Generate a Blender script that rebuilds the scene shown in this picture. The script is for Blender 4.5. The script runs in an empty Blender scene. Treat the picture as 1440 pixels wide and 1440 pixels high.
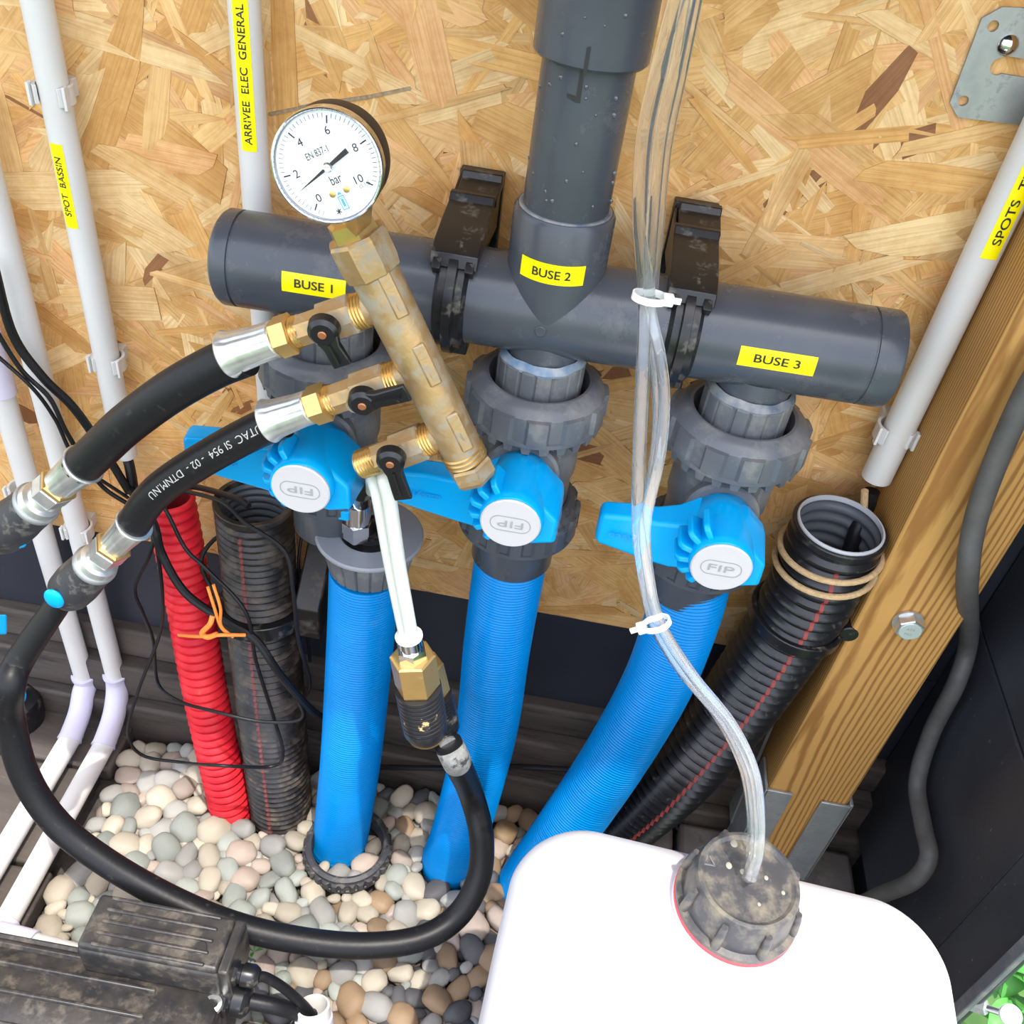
import bpy, bmesh, math, random
from math import sin, cos, pi, radians
from mathutils import Vector as V, Matrix, noise
import numpy as np
random.seed(7)
SC = bpy.context.scene
COL = SC.collection
# ---------------------------------------------------------------- camera
F, YAW, PITCH, ROLL = 1320.0, radians(-2.3), radians(40.6), radians(8.55)
CAM = V((0.0, -0.711, 1.05))                 # wall face is y=0, gravel is z=0
fw = V((sin(YAW)*cos(PITCH), cos(YAW)*cos(PITCH), -sin(PITCH)))
rt0 = V((cos(YAW), -sin(YAW), 0)); up0 = rt0.cross(fw)
rt = cos(ROLL)*rt0 + sin(ROLL)*up0; up = -sin(ROLL)*rt0 + cos(ROLL)*up0
cam = bpy.data.cameras.new('camera'); camo = bpy.data.objects.new('camera', cam); COL.objects.link(camo)
camo.matrix_world = Matrix(((rt.x, up.x, -fw.x, CAM.x), (rt.y, up.y, -fw.y, CAM.y), (rt.z, up.z, -fw.z, CAM.z), (0, 0, 0, 1)))
cam.sensor_width = 36; cam.sensor_fit = 'HORIZONTAL'; cam.lens = 36*F/1440; cam.clip_start = 0.02
SC.camera = camo
# ---------------------------------------------------------------- light
SC.view_settings.view_transform = 'Standard'; SC.view_settings.look = 'None'
SC.view_settings.exposure = 0.68; SC.view_settings.gamma = 1.0
SUN_AZ, SUN_EL = radians(35), radians(74)    # azimuth measured from the wall normal towards +x
w = bpy.data.worlds.new('sky'); SC.world = w; w.use_nodes = True
nt = w.node_tree; bg = nt.nodes['Background']; sky = nt.nodes.new('ShaderNodeTexSky')
sky.sky_type = 'NISHITA'; sky.sun_disc = False; sky.sun_elevation = SUN_EL; sky.sun_rotation = pi - SUN_AZ; sky.air_density = 1.0; sky.dust_density = 2.5
mixw = nt.nodes.new('ShaderNodeMixRGB'); mixw.inputs[0].default_value = 0.42; mixw.inputs[2].default_value = (3.9, 3.7, 3.4, 1)
nt.links.new(sky.outputs[0], mixw.inputs[1]); nt.links.new(mixw.outputs[0], bg.inputs[0]); bg.inputs[1].default_value = 0.50
sl = bpy.data.lights.new('sun', 'SUN'); sl.energy = 2.8; sl.angle = radians(0.6); sl.color = (1.0, 0.965, 0.9)
so = bpy.data.objects.new('sun', sl); COL.objects.link(so)
sd = V((sin(SUN_AZ)*cos(SUN_EL), -cos(SUN_AZ)*cos(SUN_EL), sin(SUN_EL)))
so.rotation_euler = sd.to_track_quat('Z', 'Y').to_euler()

# ---------------------------------------------------------------- measuring helpers
def ray(x, y): return (rt*((x-720)/F) - up*((y-720)/F) + fw)
def P(x, y, Y):            # point on the plane parallel to the wall at distance -Y
    d = ray(x, y); return CAM + d*((Y-CAM.y)/d.y)
def G(x, y, Z):            # point on a level plane
    d = ray(x, y); return CAM + d*((Z-CAM.z)/d.z)
def dep(p): return (p-CAM).dot(fw)
def rpx(p, px): return 0.5*px*dep(p)/F
def hitcyl(x, y, A, a, R): # first hit of the sight line with a cylinder
    d = ray(x, y).normalized(); a = a.normalized(); o = CAM-A
    dp = d-a*d.dot(a); op = o-a*o.dot(a)
    qa, qb, qc = dp.dot(dp), 2*dp.dot(op), op.dot(op)-R*R
    t = (-qb-math.sqrt(max(qb*qb-4*qa*qc, 0)))/(2*qa); p = CAM+d*t
    s = (p-A).dot(a); return s, (p-A-a*s).normalized()
# ---------------------------------------------------------------- object helpers
WL = {}
def thing(name, label, cat, loc, group=None):
    o = bpy.data.objects.new(name, None); COL.objects.link(o); o.empty_display_size = 0.02
    o.location = loc; WL[o.name] = V(loc); o['label'] = label; o['category'] = cat
    if group: o['group'] = group
    return o
def mk(name, geo, mat, parent=None, smooth=True, label=None, cat=None, group=None, kind=None, bevel=0, ang=35, seg=2):
    vs, fs = geo[0], geo[1]
    A = np.array([tuple(v) for v in vs], dtype=float); c = (A.min(0)+A.max(0))/2
    me = bpy.data.meshes.new(name); me.from_pydata([tuple(v) for v in (A-c)], [], fs); me.update()
    bm = bmesh.new(); bm.from_mesh(me); bmesh.ops.recalc_face_normals(bm, faces=bm.faces) if len(geo) < 3 else None; bm.to_mesh(me); bm.free()
    me.materials.append(mat)
    if smooth:
        me.polygons.foreach_set('use_smooth', [True]*len(me.polygons))
        me.set_sharp_from_angle(angle=radians(ang))
    o = bpy.data.objects.new(name, me); COL.objects.link(o)
    c = V(c); WL[o.name] = c; o.location = c - (WL[parent.name] if parent else V((0, 0, 0)))
    if parent: o.parent = parent
    if label: o['label'] = label
    if cat: o['category'] = cat
    if group: o['group'] = group
    if kind: o['kind'] = kind
    if bevel:
        b = o.modifiers.new('bevel', 'BEVEL'); b.width = bevel; b.segments = seg; b.limit_method = 'ANGLE'; b.angle_limit = radians(30)
        b.harden_normals = False
    return o
def join(*gs):
    v, f = [], []
    for g in gs:
        n = len(v); v += list(g[0]); f += [tuple(i+n for i in q) for q in g[1]]
    return v, f
def frame(a, hint=None):
    a = a.normalized(); h = hint if hint is not None else (V((0, 0, 1)) if abs(a.z) < .9 else V((0, -1, 0)))
    x = (h-a*h.dot(a)).normalized(); return x, a.cross(x), a
def lathe(A, B, prof, n=40, cap=True, mod=None, hint=None, closed=False):
    """prof: list of (t metres from A towards B, radius)"""
    A, B = V(A), V(B); x, y, a = frame(B-A, hint); v, f = [], []
    for k, (s, r) in enumerate(prof):
        for i in range(n):
            th = 2*pi*i/n; rr = r*(mod(th, k) if mod else 1); v.append(A+a*s+x*(rr*cos(th))+y*(rr*sin(th)))
    m = len(prof)
    for k in range(m-1 if not closed else m):
        k2 = (k+1) % m
        for i in range(n):
            j = (i+1) % n; f.append((k*n+i, k*n+j, k2*n+j, k2*n+i))
    if cap and not closed: f.append(tuple(range(n))[::-1]); f.append(tuple((m-1)*n+i for i in range(n)))
    return v, f
def cyl(A, B, r, n=40, r2=None, c=0.0):
    L = (V(B)-V(A)).length; r2 = r if r2 is None else r2
    if c: return lathe(A, B, [(0, r-c), (c, r), (L-c, r2), (L, r2-c)], n)
    return lathe(A, B, [(0, r), (L, r2)], n)
def ringtube(A, B, ro, ri, n=48, c=0.0008):
    L = (V(B)-V(A)).length
    return lathe(A, B, [(0, ri), (0, ro-c), (c, ro), (L-c, ro), (L, ro-c), (L, ri+c), (L-c, ri)], n, cap=False, closed=True)
def smoothpath(pts, sub=10):
    pts = [V(p) for p in pts]; q = [pts[0]*2-pts[1]]+pts+[pts[-1]*2-pts[-2]]; out = []
    for i in range(1, len(q)-2):
        p0, p1, p2, p3 = q[i-1:i+3]
        for k in range(sub):
            t = k/sub
            out.append(0.5*((2*p1)+(p2-p0)*t+(2*p0-5*p1+4*p2-p3)*t*t+(3*p1-p0-3*p2+p3)*t**3))
    out.append(pts[-1]); return out
def resample(path, step):
    path = [V(p) for p in path]; L = [0]
    for a, b in zip(path, path[1:]): L.append(L[-1]+(b-a).length)
    n = max(2, int(L[-1]/step)+1); out = []; j = 0
    for k in range(n+1):
        s = L[-1]*k/n
        while j < len(path)-2 and L[j+1] < s: j += 1
        d = L[j+1]-L[j]; out.append(path[j].lerp(path[j+1], (s-L[j])/d if d else 0))
    return out, L[-1]
def tube(path, r, n=16, cap=True, inner=None):
    """r: number or f(arc length, total)"""
    path = [V(p) for p in path]; T = []
    for i in range(len(path)):
        T.append((path[min(i+1, len(path)-1)]-path[max(i-1, 0)]).normalized())
    x = frame(T[0])[0]; v, f = [], []; s = 0; tot = sum((b-a).length for a, b in zip(path, path[1:]))
    for i, p in enumerate(path):
        if i: s += (p-path[i-1]).length; x = (x-T[i]*x.dot(T[i])).normalized()
        y = T[i].cross(x); rr = r(s, tot) if callable(r) else r
        for k in range(n): th = 2*pi*k/n; v.append(p+x*(rr*cos(th))+y*(rr*sin(th)))
    m = len(path)
    for i in range(m-1):
        for k in range(n): j = (k+1) % n; f.append((i*n+k, i*n+j, (i+1)*n+j, (i+1)*n+k))
    if cap: f.append(tuple(range(n))[::-1]); f.append(tuple((m-1)*n+k for k in range(n)))
    return v, f
def box(c, sx, sy, sz, R=None):
    c = V(c); X, Y, Z = R if R else (V((1, 0, 0)), V((0, 1, 0)), V((0, 0, 1)))
    v = [c+X*(sx*a/2)+Y*(sy*b/2)+Z*(sz*d/2) for a in (-1, 1) for b in (-1, 1) for d in (-1, 1)]
    return v, [(0, 1, 3, 2), (4, 6, 7, 5), (0, 4, 5, 1), (2, 3, 7, 6), (0, 2, 6, 4), (1, 5, 7, 3)]
def bx(x0, x1, y0, y1, z0, z1): return box(((x0+x1)/2, (y0+y1)/2, (z0+z1)/2), x1-x0, y1-y0, z1-z0)
def prism(pts, d):
    """planar polygon pts extruded by the vector d"""
    n = len(pts); v = [V(p) for p in pts]+[V(p)+V(d) for p in pts]
    return v, [tuple(range(n))[::-1], tuple(range(n, 2*n))]+[(i, (i+1) % n, n+(i+1) % n, n+i) for i in range(n)]
def sphere(c, r, n=12, m=8, s=(1, 1, 1)):
    c = V(c); v = []; f = []
    for j in range(1, m):
        for i in range(n): v.append(c+V((r*s[0]*sin(pi*j/m)*cos(2*pi*i/n), r*s[1]*sin(pi*j/m)*sin(2*pi*i/n), r*s[2]*cos(pi*j/m))))
    v.append(c+V((0, 0, r*s[2]))); v.append(c-V((0, 0, r*s[2]))); t = len(v)
    for j in range(m-2):
        for i in range(n): k = (i+1) % n; f.append((j*n+i, j*n+k, (j+1)*n+k, (j+1)*n+i))
    for i in range(n): k = (i+1) % n; f.append((t-2, k, i)); f.append((t-1, (m-2)*n+i, (m-2)*n+k))
    return v, f
# ---------------------------------------------------------------- text
TC = {}
def glyphs(s, bold=0.0):
    if (s, bold) in TC: return TC[(s, bold)]
    cu = bpy.data.curves.new('t', 'FONT'); cu.body = s; cu.size = 1; cu.offset = bold; cu.resolution_u = 4; cu.fill_mode = 'FRONT'
    cu.align_x = 'CENTER'; cu.align_y = 'CENTER'
    o = bpy.data.objects.new('t', cu); COL.objects.link(o); dg = bpy.context.evaluated_depsgraph_get()
    me = bpy.data.meshes.new_from_object(o.evaluated_get(dg)); v = [(p.co.x, p.co.y) for p in me.vertices]; f = [tuple(p.vertices) for p in me.polygons]
    bpy.data.objects.remove(o); bpy.data.curves.remove(cu); bpy.data.meshes.remove(me)
    xs = [p[0] for p in v]; ys = [p[1] for p in v]; mx, my = (min(xs)+max(xs))/2, (min(ys)+max(ys))/2
    v = [(a-mx, b-my) for a, b in v]; TC[(s, bold)] = (v, f, max(xs)-min(xs), max(ys)-min(ys)); return TC[(s, bold)]
def text_on(name, s, fn, h=None, wd=None, mat=None, parent=None, bold=0.0, rot=0, maxh=None):
    """fn maps (u,v) in metres to a point. h: cap height; wd: total width overrides stretch"""
    v, f, W, H = glyphs(s, bold); sc = h/H if h else wd/W; sx = wd/W if wd else sc
    c, sn = cos(rot), sin(rot); out = []
    for a, b in v:
        u, q = a*sx, b*sc; out.append(fn(u*c-q*sn, u*sn+q*c))
    return mk(name, (out, f, 1), mat, parent, smooth=False)
def wrapfn(A, a, n, s0, R, flip=1):
    a = a.normalized(); b = n.cross(a).normalized()
    return lambda u, v: A+a*(s0+u*flip)+(n*cos(v*flip/R)+b*sin(v*flip/R))*R
def wrap_label(name, A, a, n, s0, R, L, Wd, mat, parent, thick=0.0003):
    fn = wrapfn(A, a, n, s0, R+thick); v, f = [], []; nu, nv = 2, 12
    for i in range(nu+1):
        for j in range(nv+1): v.append(fn(-L/2+L*i/nu, -Wd/2+Wd*j/nv))
    f = [(i*(nv+1)+j, (i+1)*(nv+1)+j, (i+1)*(nv+1)+j+1, i*(nv+1)+j+1) for i in range(nu) for j in range(nv)]
    return mk(name, (v, f, 1), mat, parent)
def flatfn(c, X, Y, off=V((0, 0, 0))):
    return lambda u, v: c+X*u+Y*v+off
# ---------------------------------------------------------------- materials
def nodes(m): return m.node_tree.nodes, m.node_tree.links
def M(name, col, rough=.5, metal=0, spec=.5, var=None, vscale=40, dirt=None, dscale=25, dlo=.5, dhi=.7, bump=0, bscale=200, coat=0, trans=0, stretch=(1, 1, 1), ior=1.45, sss=0):
    m = bpy.data.materials.new(name); m.use_nodes = True; N, L = nodes(m); b = N['Principled BSDF']
    b.inputs['Roughness'].default_value = rough; b.inputs['Metallic'].default_value = metal; b.inputs['Specular IOR Level'].default_value = spec
    b.inputs['Coat Weight'].default_value = coat; b.inputs['Transmission Weight'].default_value = trans; b.inputs['IOR'].default_value = ior
    b.inputs['Subsurface Weight'].default_value = sss; b.inputs['Subsurface Radius'].default_value = (.02, .02, .02)
    tc = N.new('ShaderNodeTexCoord'); mp = N.new('ShaderNodeMapping'); mp.inputs['Scale'].default_value = stretch; L.new(tc.outputs['Object'], mp.inputs[0])
    b.inputs['Base Color'].default_value = (*col, 1); cur = None
    if var:
        n = N.new('ShaderNodeTexNoise'); n.inputs['Scale'].default_value = vscale; n.inputs['Detail'].default_value = 6; L.new(mp.outputs[0], n.inputs['Vector'])
        r = N.new('ShaderNodeValToRGB'); r.color_ramp.elements[0].position = .35; r.color_ramp.elements[1].position = .68
        r.color_ramp.elements[0].color = (*col, 1); r.color_ramp.elements[1].color = (*var, 1); L.new(n.outputs[0], r.inputs[0]); cur = r.outputs[0]
    if dirt:
        n = N.new('ShaderNodeTexNoise'); n.inputs['Scale'].default_value = dscale; n.inputs['Detail'].default_value = 9; n.inputs['Roughness'].default_value = .68; L.new(mp.outputs[0], n.inputs['Vector'])
        r = N.new('ShaderNodeValToRGB'); r.color_ramp.elements[0].position = dlo; r.color_ramp.elements[1].position = dhi; L.new(n.outputs[0], r.inputs[0])
        mx = N.new('ShaderNodeMixRGB'); L.new(r.outputs[0], mx.inputs[0]); mx.inputs[1].default_value = (*col, 1); mx.inputs[2].default_value = (*dirt, 1)
        if cur: L.new(cur, mx.inputs[1])
        cur = mx.outputs[0]
        rr = N.new('ShaderNodeMapRange'); rr.inputs['To Min'].default_value = rough; rr.inputs['To Max'].default_value = min(1, rough+.35); L.new(r.outputs[0], rr.inputs[0]); L.new(rr.outputs[0], b.inputs['Roughness'])
        if metal:
            rm = N.new('ShaderNodeMapRange'); rm.inputs['To Min'].default_value = metal; rm.inputs['To Max'].default_value = metal*.4; L.new(r.outputs[0], rm.inputs[0]); L.new(rm.outputs[0], b.inputs['Metallic'])
    if cur: L.new(cur, b.inputs['Base Color'])
    if bump:
        n = N.new('ShaderNodeTexNoise'); n.inputs['Scale'].default_value = bscale; n.inputs['Detail'].default_value = 4; L.new(mp.outputs[0], n.inputs['Vector'])
        bp = N.new('ShaderNodeBump'); bp.inputs['Strength'].default_value = bump; bp.inputs['Distance'].default_value = .001; L.new(n.outputs[0], bp.inputs['Height']); L.new(bp.outputs[0], b.inputs['Normal'])
    return m
m_pvc = M('dark_grey_pvc', (.050, .056, .068), .27, var=(.068, .075, .088), vscale=18, dirt=(.17, .165, .16), dscale=30, dlo=.58, dhi=.85, bump=.08)
m_pvc2 = M('mid_grey_pvc', (.095, .102, .115), .34, var=(.12, .125, .135), vscale=25, dirt=(.25, .235, .21), dscale=35, dlo=.50, dhi=.76, bump=.1)
m_flange = M('light_grey_pvc', (.22, .23, .25), .38, dirt=(.3, .3, .3), dscale=50, dlo=.6, dhi=.9)
m_paste = M('dried_blue_glue', (.10, .19, .30), .45, var=(.32, .34, .36), vscale=90, bump=.3)
m_paste2 = M('dried_pale_glue', (.26, .26, .25), .45, var=(.08, .10, .14), vscale=90, bump=.3)
m_bhose = M('blue_hose_pvc', (.0, .185, .50), .32, spec=.25, var=(.0, .21, .56), vscale=20, dirt=(.07, .22, .42), dscale=30, dlo=.62, dhi=.9)
m_handle = M('bright_blue_plastic', (.0, .34, .74), .22, spec=.35, var=(.0, .35, .76), vscale=30)
m_disc = M('light_grey_plastic', (.50, .48, .48), .45)
m_groove = M('grey_groove', (.30, .30, .31), .6)
m_emb = M('blue_embossing', (.0, .30, .74), .4)
m_yel = M('yellow_label_tape', (.93, .78, .0), .35, var=(.95, .82, .0), vscale=15)
m_ink = M('black_ink', (.02, .02, .02), .5)
m_white_ink = M('pale_print', (.42, .41, .38), .7)
m_cond = M('white_conduit_pvc', (.60, .58, .55), .42, var=(.64, .62, .59), vscale=12)
m_lilac = M('lilac_white_pvc', (.60, .57, .68), .42)
m_brass = M('weathered_brass', (.50, .33, .15), .42, metal=.62, var=(.40, .26, .12), vscale=45, dirt=(.30, .29, .24), dscale=60, dlo=.46, dhi=.66, bump=.35, bscale=260)
m_brass2 = M('clean_brass', (.68, .45, .16), .28, metal=.8, var=(.62, .41, .15), vscale=60, dirt=(.42, .36, .24), dscale=70, dlo=.6, dhi=.75)
m_zinc = M('zinc_plated_steel', (.55, .57, .56), .32, metal=.8, var=(.72, .73, .71), vscale=90, bump=.1)
m_galv = M('galvanised_steel', (.33, .35, .35), .45, metal=.6, var=(.42, .44, .43), vscale=60, dirt=(.2, .21, .21), dscale=60, dlo=.55, dhi=.7)
m_chrome = M('chrome', (.75, .75, .76), .12, metal=1)
m_rub = M('black_rubber', (.009, .009, .010), .42, spec=.3, dirt=(.06, .055, .05), dscale=120, dlo=.6, dhi=.8, bump=.15)
m_rub2 = M('dusty_rubber', (.030, .030, .034), .5, dirt=(.16, .15, .13), dscale=80, dlo=.52, dhi=.7, bump=.2)
m_blk = M('black_plastic', (.010, .010, .011), .3, dirt=(.15, .135, .11), dscale=70, dlo=.56, dhi=.72)
m_blkc = M('black_lever_plastic', (.010, .010, .011), .25, dirt=(.08, .07, .06), dscale=120, dlo=.62, dhi=.75)
m_corr = M('black_corrugated', (.012, .012, .013), .28, dirt=(.10, .092, .08), dscale=90, dlo=.58, dhi=.75)
m_corrd = M('dusty_black_corrugated', (.014, .011, .009), .38, dirt=(.105, .082, .06), dscale=40, dlo=.48, dhi=.7)
m_red = M('red_corrugated', (.50, .009, .020), .4, spec=.25, var=(.78, .03, .04), vscale=20, dirt=(.70, .25, .10), dscale=22, dlo=.62, dhi=.75)
m_redl = M('faded_red_stripe', (.25, .03, .025), .5)
m_inner = M('pale_tube_lining', (.45, .46, .48), .45)
m_inner2 = M('grey_tube_lining', (.10, .11, .12), .4)
m_rope = M('tan_rope', (.55, .38, .20), .9, var=(.42, .28, .14), vscale=300, bump=.6, bscale=500)
m_orange = M('orange_string', (.85, .25, .04), .6)
m_jug = M('white_hdpe', (.66, .65, .68), .42, sss=.0)
m_cap = M('dusty_grey_cap', (.045, .045, .048), .40, var=(.065, .065, .068), vscale=60, dirt=(.20, .17, .12), dscale=60, dlo=.46, dhi=.72, bump=.2)
m_redg = M('red_gasket', (.75, .05, .06), .5)
m_dgl = M('white_dial', (.85, .87, .88), .5)
m_case = M('brown_black_case', (.028, .019, .017), .5, spec=.25)
m_blueink = M('cyan_ink', (.05, .40, .65), .5)
m_glass = M('gauge_glass', (1, 1, 1), .02, trans=1, ior=1.1)
m_clear = M('clear_tubing', (.97, .98, .99), .02, trans=.96, ior=1.1, coat=1)
m_milky = M('milky_tubing', (.70, .73, .64), .3, trans=.12)
m_tie = M('white_nylon', (.80, .80, .78), .4)
m_pump = M('dusty_black_casting', (.020, .020, .021), .34, var=(.045, .040, .036), vscale=60, dirt=(.15, .125, .095), dscale=48, dlo=.5, dhi=.78, bump=.25)
m_board = M('navy_black_cladding', (.018, .020, .030), .5, var=(.026, .028, .04), vscale=10, bump=.1)
m_board2 = M('grey_black_panel', (.028, .030, .036), .33, var=(.040, .043, .050), vscale=14, dirt=(.24, .25, .27), dscale=170, dlo=.66, dhi=.70, bump=.15, stretch=(1, 1, .5))
m_sleep = M('dark_sleeper', (.045, .036, .03), .7, var=(.10, .08, .065), vscale=14, dirt=(.02, .018, .018), dscale=30, bump=.6, bscale=90, stretch=(.25, 2, 2))
m_deck = M('weathered_deck', (.04, .032, .027), .75, var=(.095, .078, .066), vscale=12, dirt=(.28, .25, .22), dscale=110, dlo=.62, dhi=.72, bump=.6, bscale=90, stretch=(.3, 2, 2))
m_slab = M('brown_stone', (.075, .065, .062), .8, var=(.13, .115, .105), vscale=20, dirt=(.03, .028, .03), dscale=24, dlo=.55, dhi=.7, bump=.5)
m_soil = M('dark_soil', (.05, .042, .035), .95, var=(.09, .08, .07), vscale=80, bump=.8, bscale=120)
m_lawn = M('lawn', (.04, .10, .02), .9, var=(.07, .15, .035), vscale=30)
m_leaf = M('green_leaf', (.05, .26, .03), .45, var=(.09, .36, .05), vscale=60)
def osb_mat():
    m = bpy.data.materials.new('wood_strand'); m.use_nodes = True; N, L = nodes(m); b = N['Principled BSDF']; b.inputs['Roughness'].default_value = .62
    at = N.new('ShaderNodeAttribute'); at.attribute_name = 'tone'
    uv = N.new('ShaderNodeUVMap'); uv.uv_map = 'grain'; mp = N.new('ShaderNodeMapping'); mp.inputs['Scale'].default_value = (16, 560, 1); L.new(uv.outputs[0], mp.inputs[0])
    n = N.new('ShaderNodeTexNoise'); n.inputs['Scale'].default_value = 1; n.inputs['Detail'].default_value = 5; n.inputs['Distortion'].default_value = .6; L.new(mp.outputs[0], n.inputs['Vector'])
    r = N.new('ShaderNodeValToRGB'); e = r.color_ramp.elements; e[0].position = .28; e[0].color = (.62, .50, .38, 1); e[1].position = .58; e[1].color = (1.0, 1.0, 1.0, 1); L.new(n.outputs[0], r.inputs[0])
    x = N.new('ShaderNodeMixRGB'); x.blend_type = 'MULTIPLY'; x.inputs[0].default_value = .62; L.new(at.outputs['Color'], x.inputs[1]); L.new(r.outputs[0], x.inputs[2])
    tc = N.new('ShaderNodeTexCoord'); n2 = N.new('ShaderNodeTexNoise'); n2.inputs['Scale'].default_value = 22; n2.inputs['Detail'].default_value = 8; n2.inputs['Roughness'].default_value = .7; L.new(tc.outputs['Object'], n2.inputs['Vector'])
    r2 = N.new('ShaderNodeValToRGB'); e = r2.color_ramp.elements; e[0].position = .32; e[0].color = (.80, .66, .48, 1); e[1].position = .58; e[1].color = (1.03, 1.02, 1.0, 1); L.new(n2.outputs[0], r2.inputs[0])
    y = N.new('ShaderNodeMixRGB'); y.blend_type = 'MULTIPLY'; y.inputs[0].default_value = 1; L.new(x.outputs[0], y.inputs[1]); L.new(r2.outputs[0], y.inputs[2])
    L.new(y.outputs[0], b.inputs['Base Color'])
    bp = N.new('ShaderNodeBump'); bp.inputs['Strength'].default_value = .35; bp.inputs['Distance'].default_value = .0006; L.new(n.outputs[0], bp.inputs['Height']); L.new(bp.outputs[0], b.inputs['Normal'])
    return m
m_osb = osb_mat()
def post_mat():
    m = bpy.data.materials.new('pine_post'); m.use_nodes = True; N, L = nodes(m); b = N['Principled BSDF']; b.inputs['Roughness'].default_value = .6; b.inputs['Specular IOR Level'].default_value = .2
    tc = N.new('ShaderNodeTexCoord'); mp = N.new('ShaderNodeMapping'); mp.inputs['Scale'].default_value = (1, 1, .13); mp.inputs['Location'].default_value = (.012, .06, .02); L.new(tc.outputs['Object'], mp.inputs[0])
    nz = N.new('ShaderNodeTexNoise'); nz.inputs['Scale'].default_value = 7; nz.inputs['Detail'].default_value = 2; L.new(mp.outputs[0], nz.inputs['Vector'])
    ad = N.new('ShaderNodeVectorMath'); ad.operation = 'MULTIPLY_ADD'; ad.inputs[1].default_value = (.045, .045, .02); L.new(nz.outputs['Color'], ad.inputs[0]); L.new(mp.outputs[0], ad.inputs[2])
    wv = N.new('ShaderNodeTexWave'); wv.wave_type = 'RINGS'; wv.rings_direction = 'Z'; wv.inputs['Scale'].default_value = 85; wv.inputs['Distortion'].default_value = 2.2; wv.inputs['Detail'].default_value = 3; wv.inputs['Detail Scale'].default_value = 1.4; L.new(ad.outputs[0], wv.inputs['Vector'])
    r = N.new('ShaderNodeValToRGB'); e = r.color_ramp.elements; e[0].position = .05; e[0].color = (.29, .135, .036, 1); e[1].position = .55; e[1].color = (.52, .285, .085, 1); L.new(wv.outputs[0], r.inputs[0])
    L.new(r.outputs[0], b.inputs['Base Color'])
    return m
m_post = post_mat()
def peb_mat(name, c1, c2):
    m = M(name, c1, .6, var=c2, vscale=70, bump=.2, bscale=300)
    N, L = nodes(m); b = N['Principled BSDF']; src = b.inputs['Base Color'].links[0].from_socket
    oi = N.new('ShaderNodeObjectInfo'); mr = N.new('ShaderNodeMapRange'); mr.inputs['To Min'].default_value = .56; mr.inputs['To Max'].default_value = .92; L.new(oi.outputs['Random'], mr.inputs[0])
    x = N.new('ShaderNodeVectorMath'); x.operation = 'SCALE'; L.new(src, x.inputs[0]); L.new(mr.outputs[0], x.inputs['Scale']); L.new(x.outputs[0], b.inputs['Base Color']); return m
PEB = [('cream', peb_mat('cream_stone', (.46, .40, .30), (.55, .49, .39))), ('grey', peb_mat('grey_stone', (.32, .31, .28), (.40, .39, .36))),
       ('grey green', peb_mat('green_stone', (.30, .32, .285), (.38, .40, .35))), ('pinkish', peb_mat('pink_stone', (.42, .33, .27), (.49, .40, .33))),
       ('brown', peb_mat('brown_stone_pebble', (.28, .18, .10), (.36, .25, .15))), ('dark slate', peb_mat('slate_stone', (.08, .08, .09), (.14, .135, .135)))]

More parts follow.
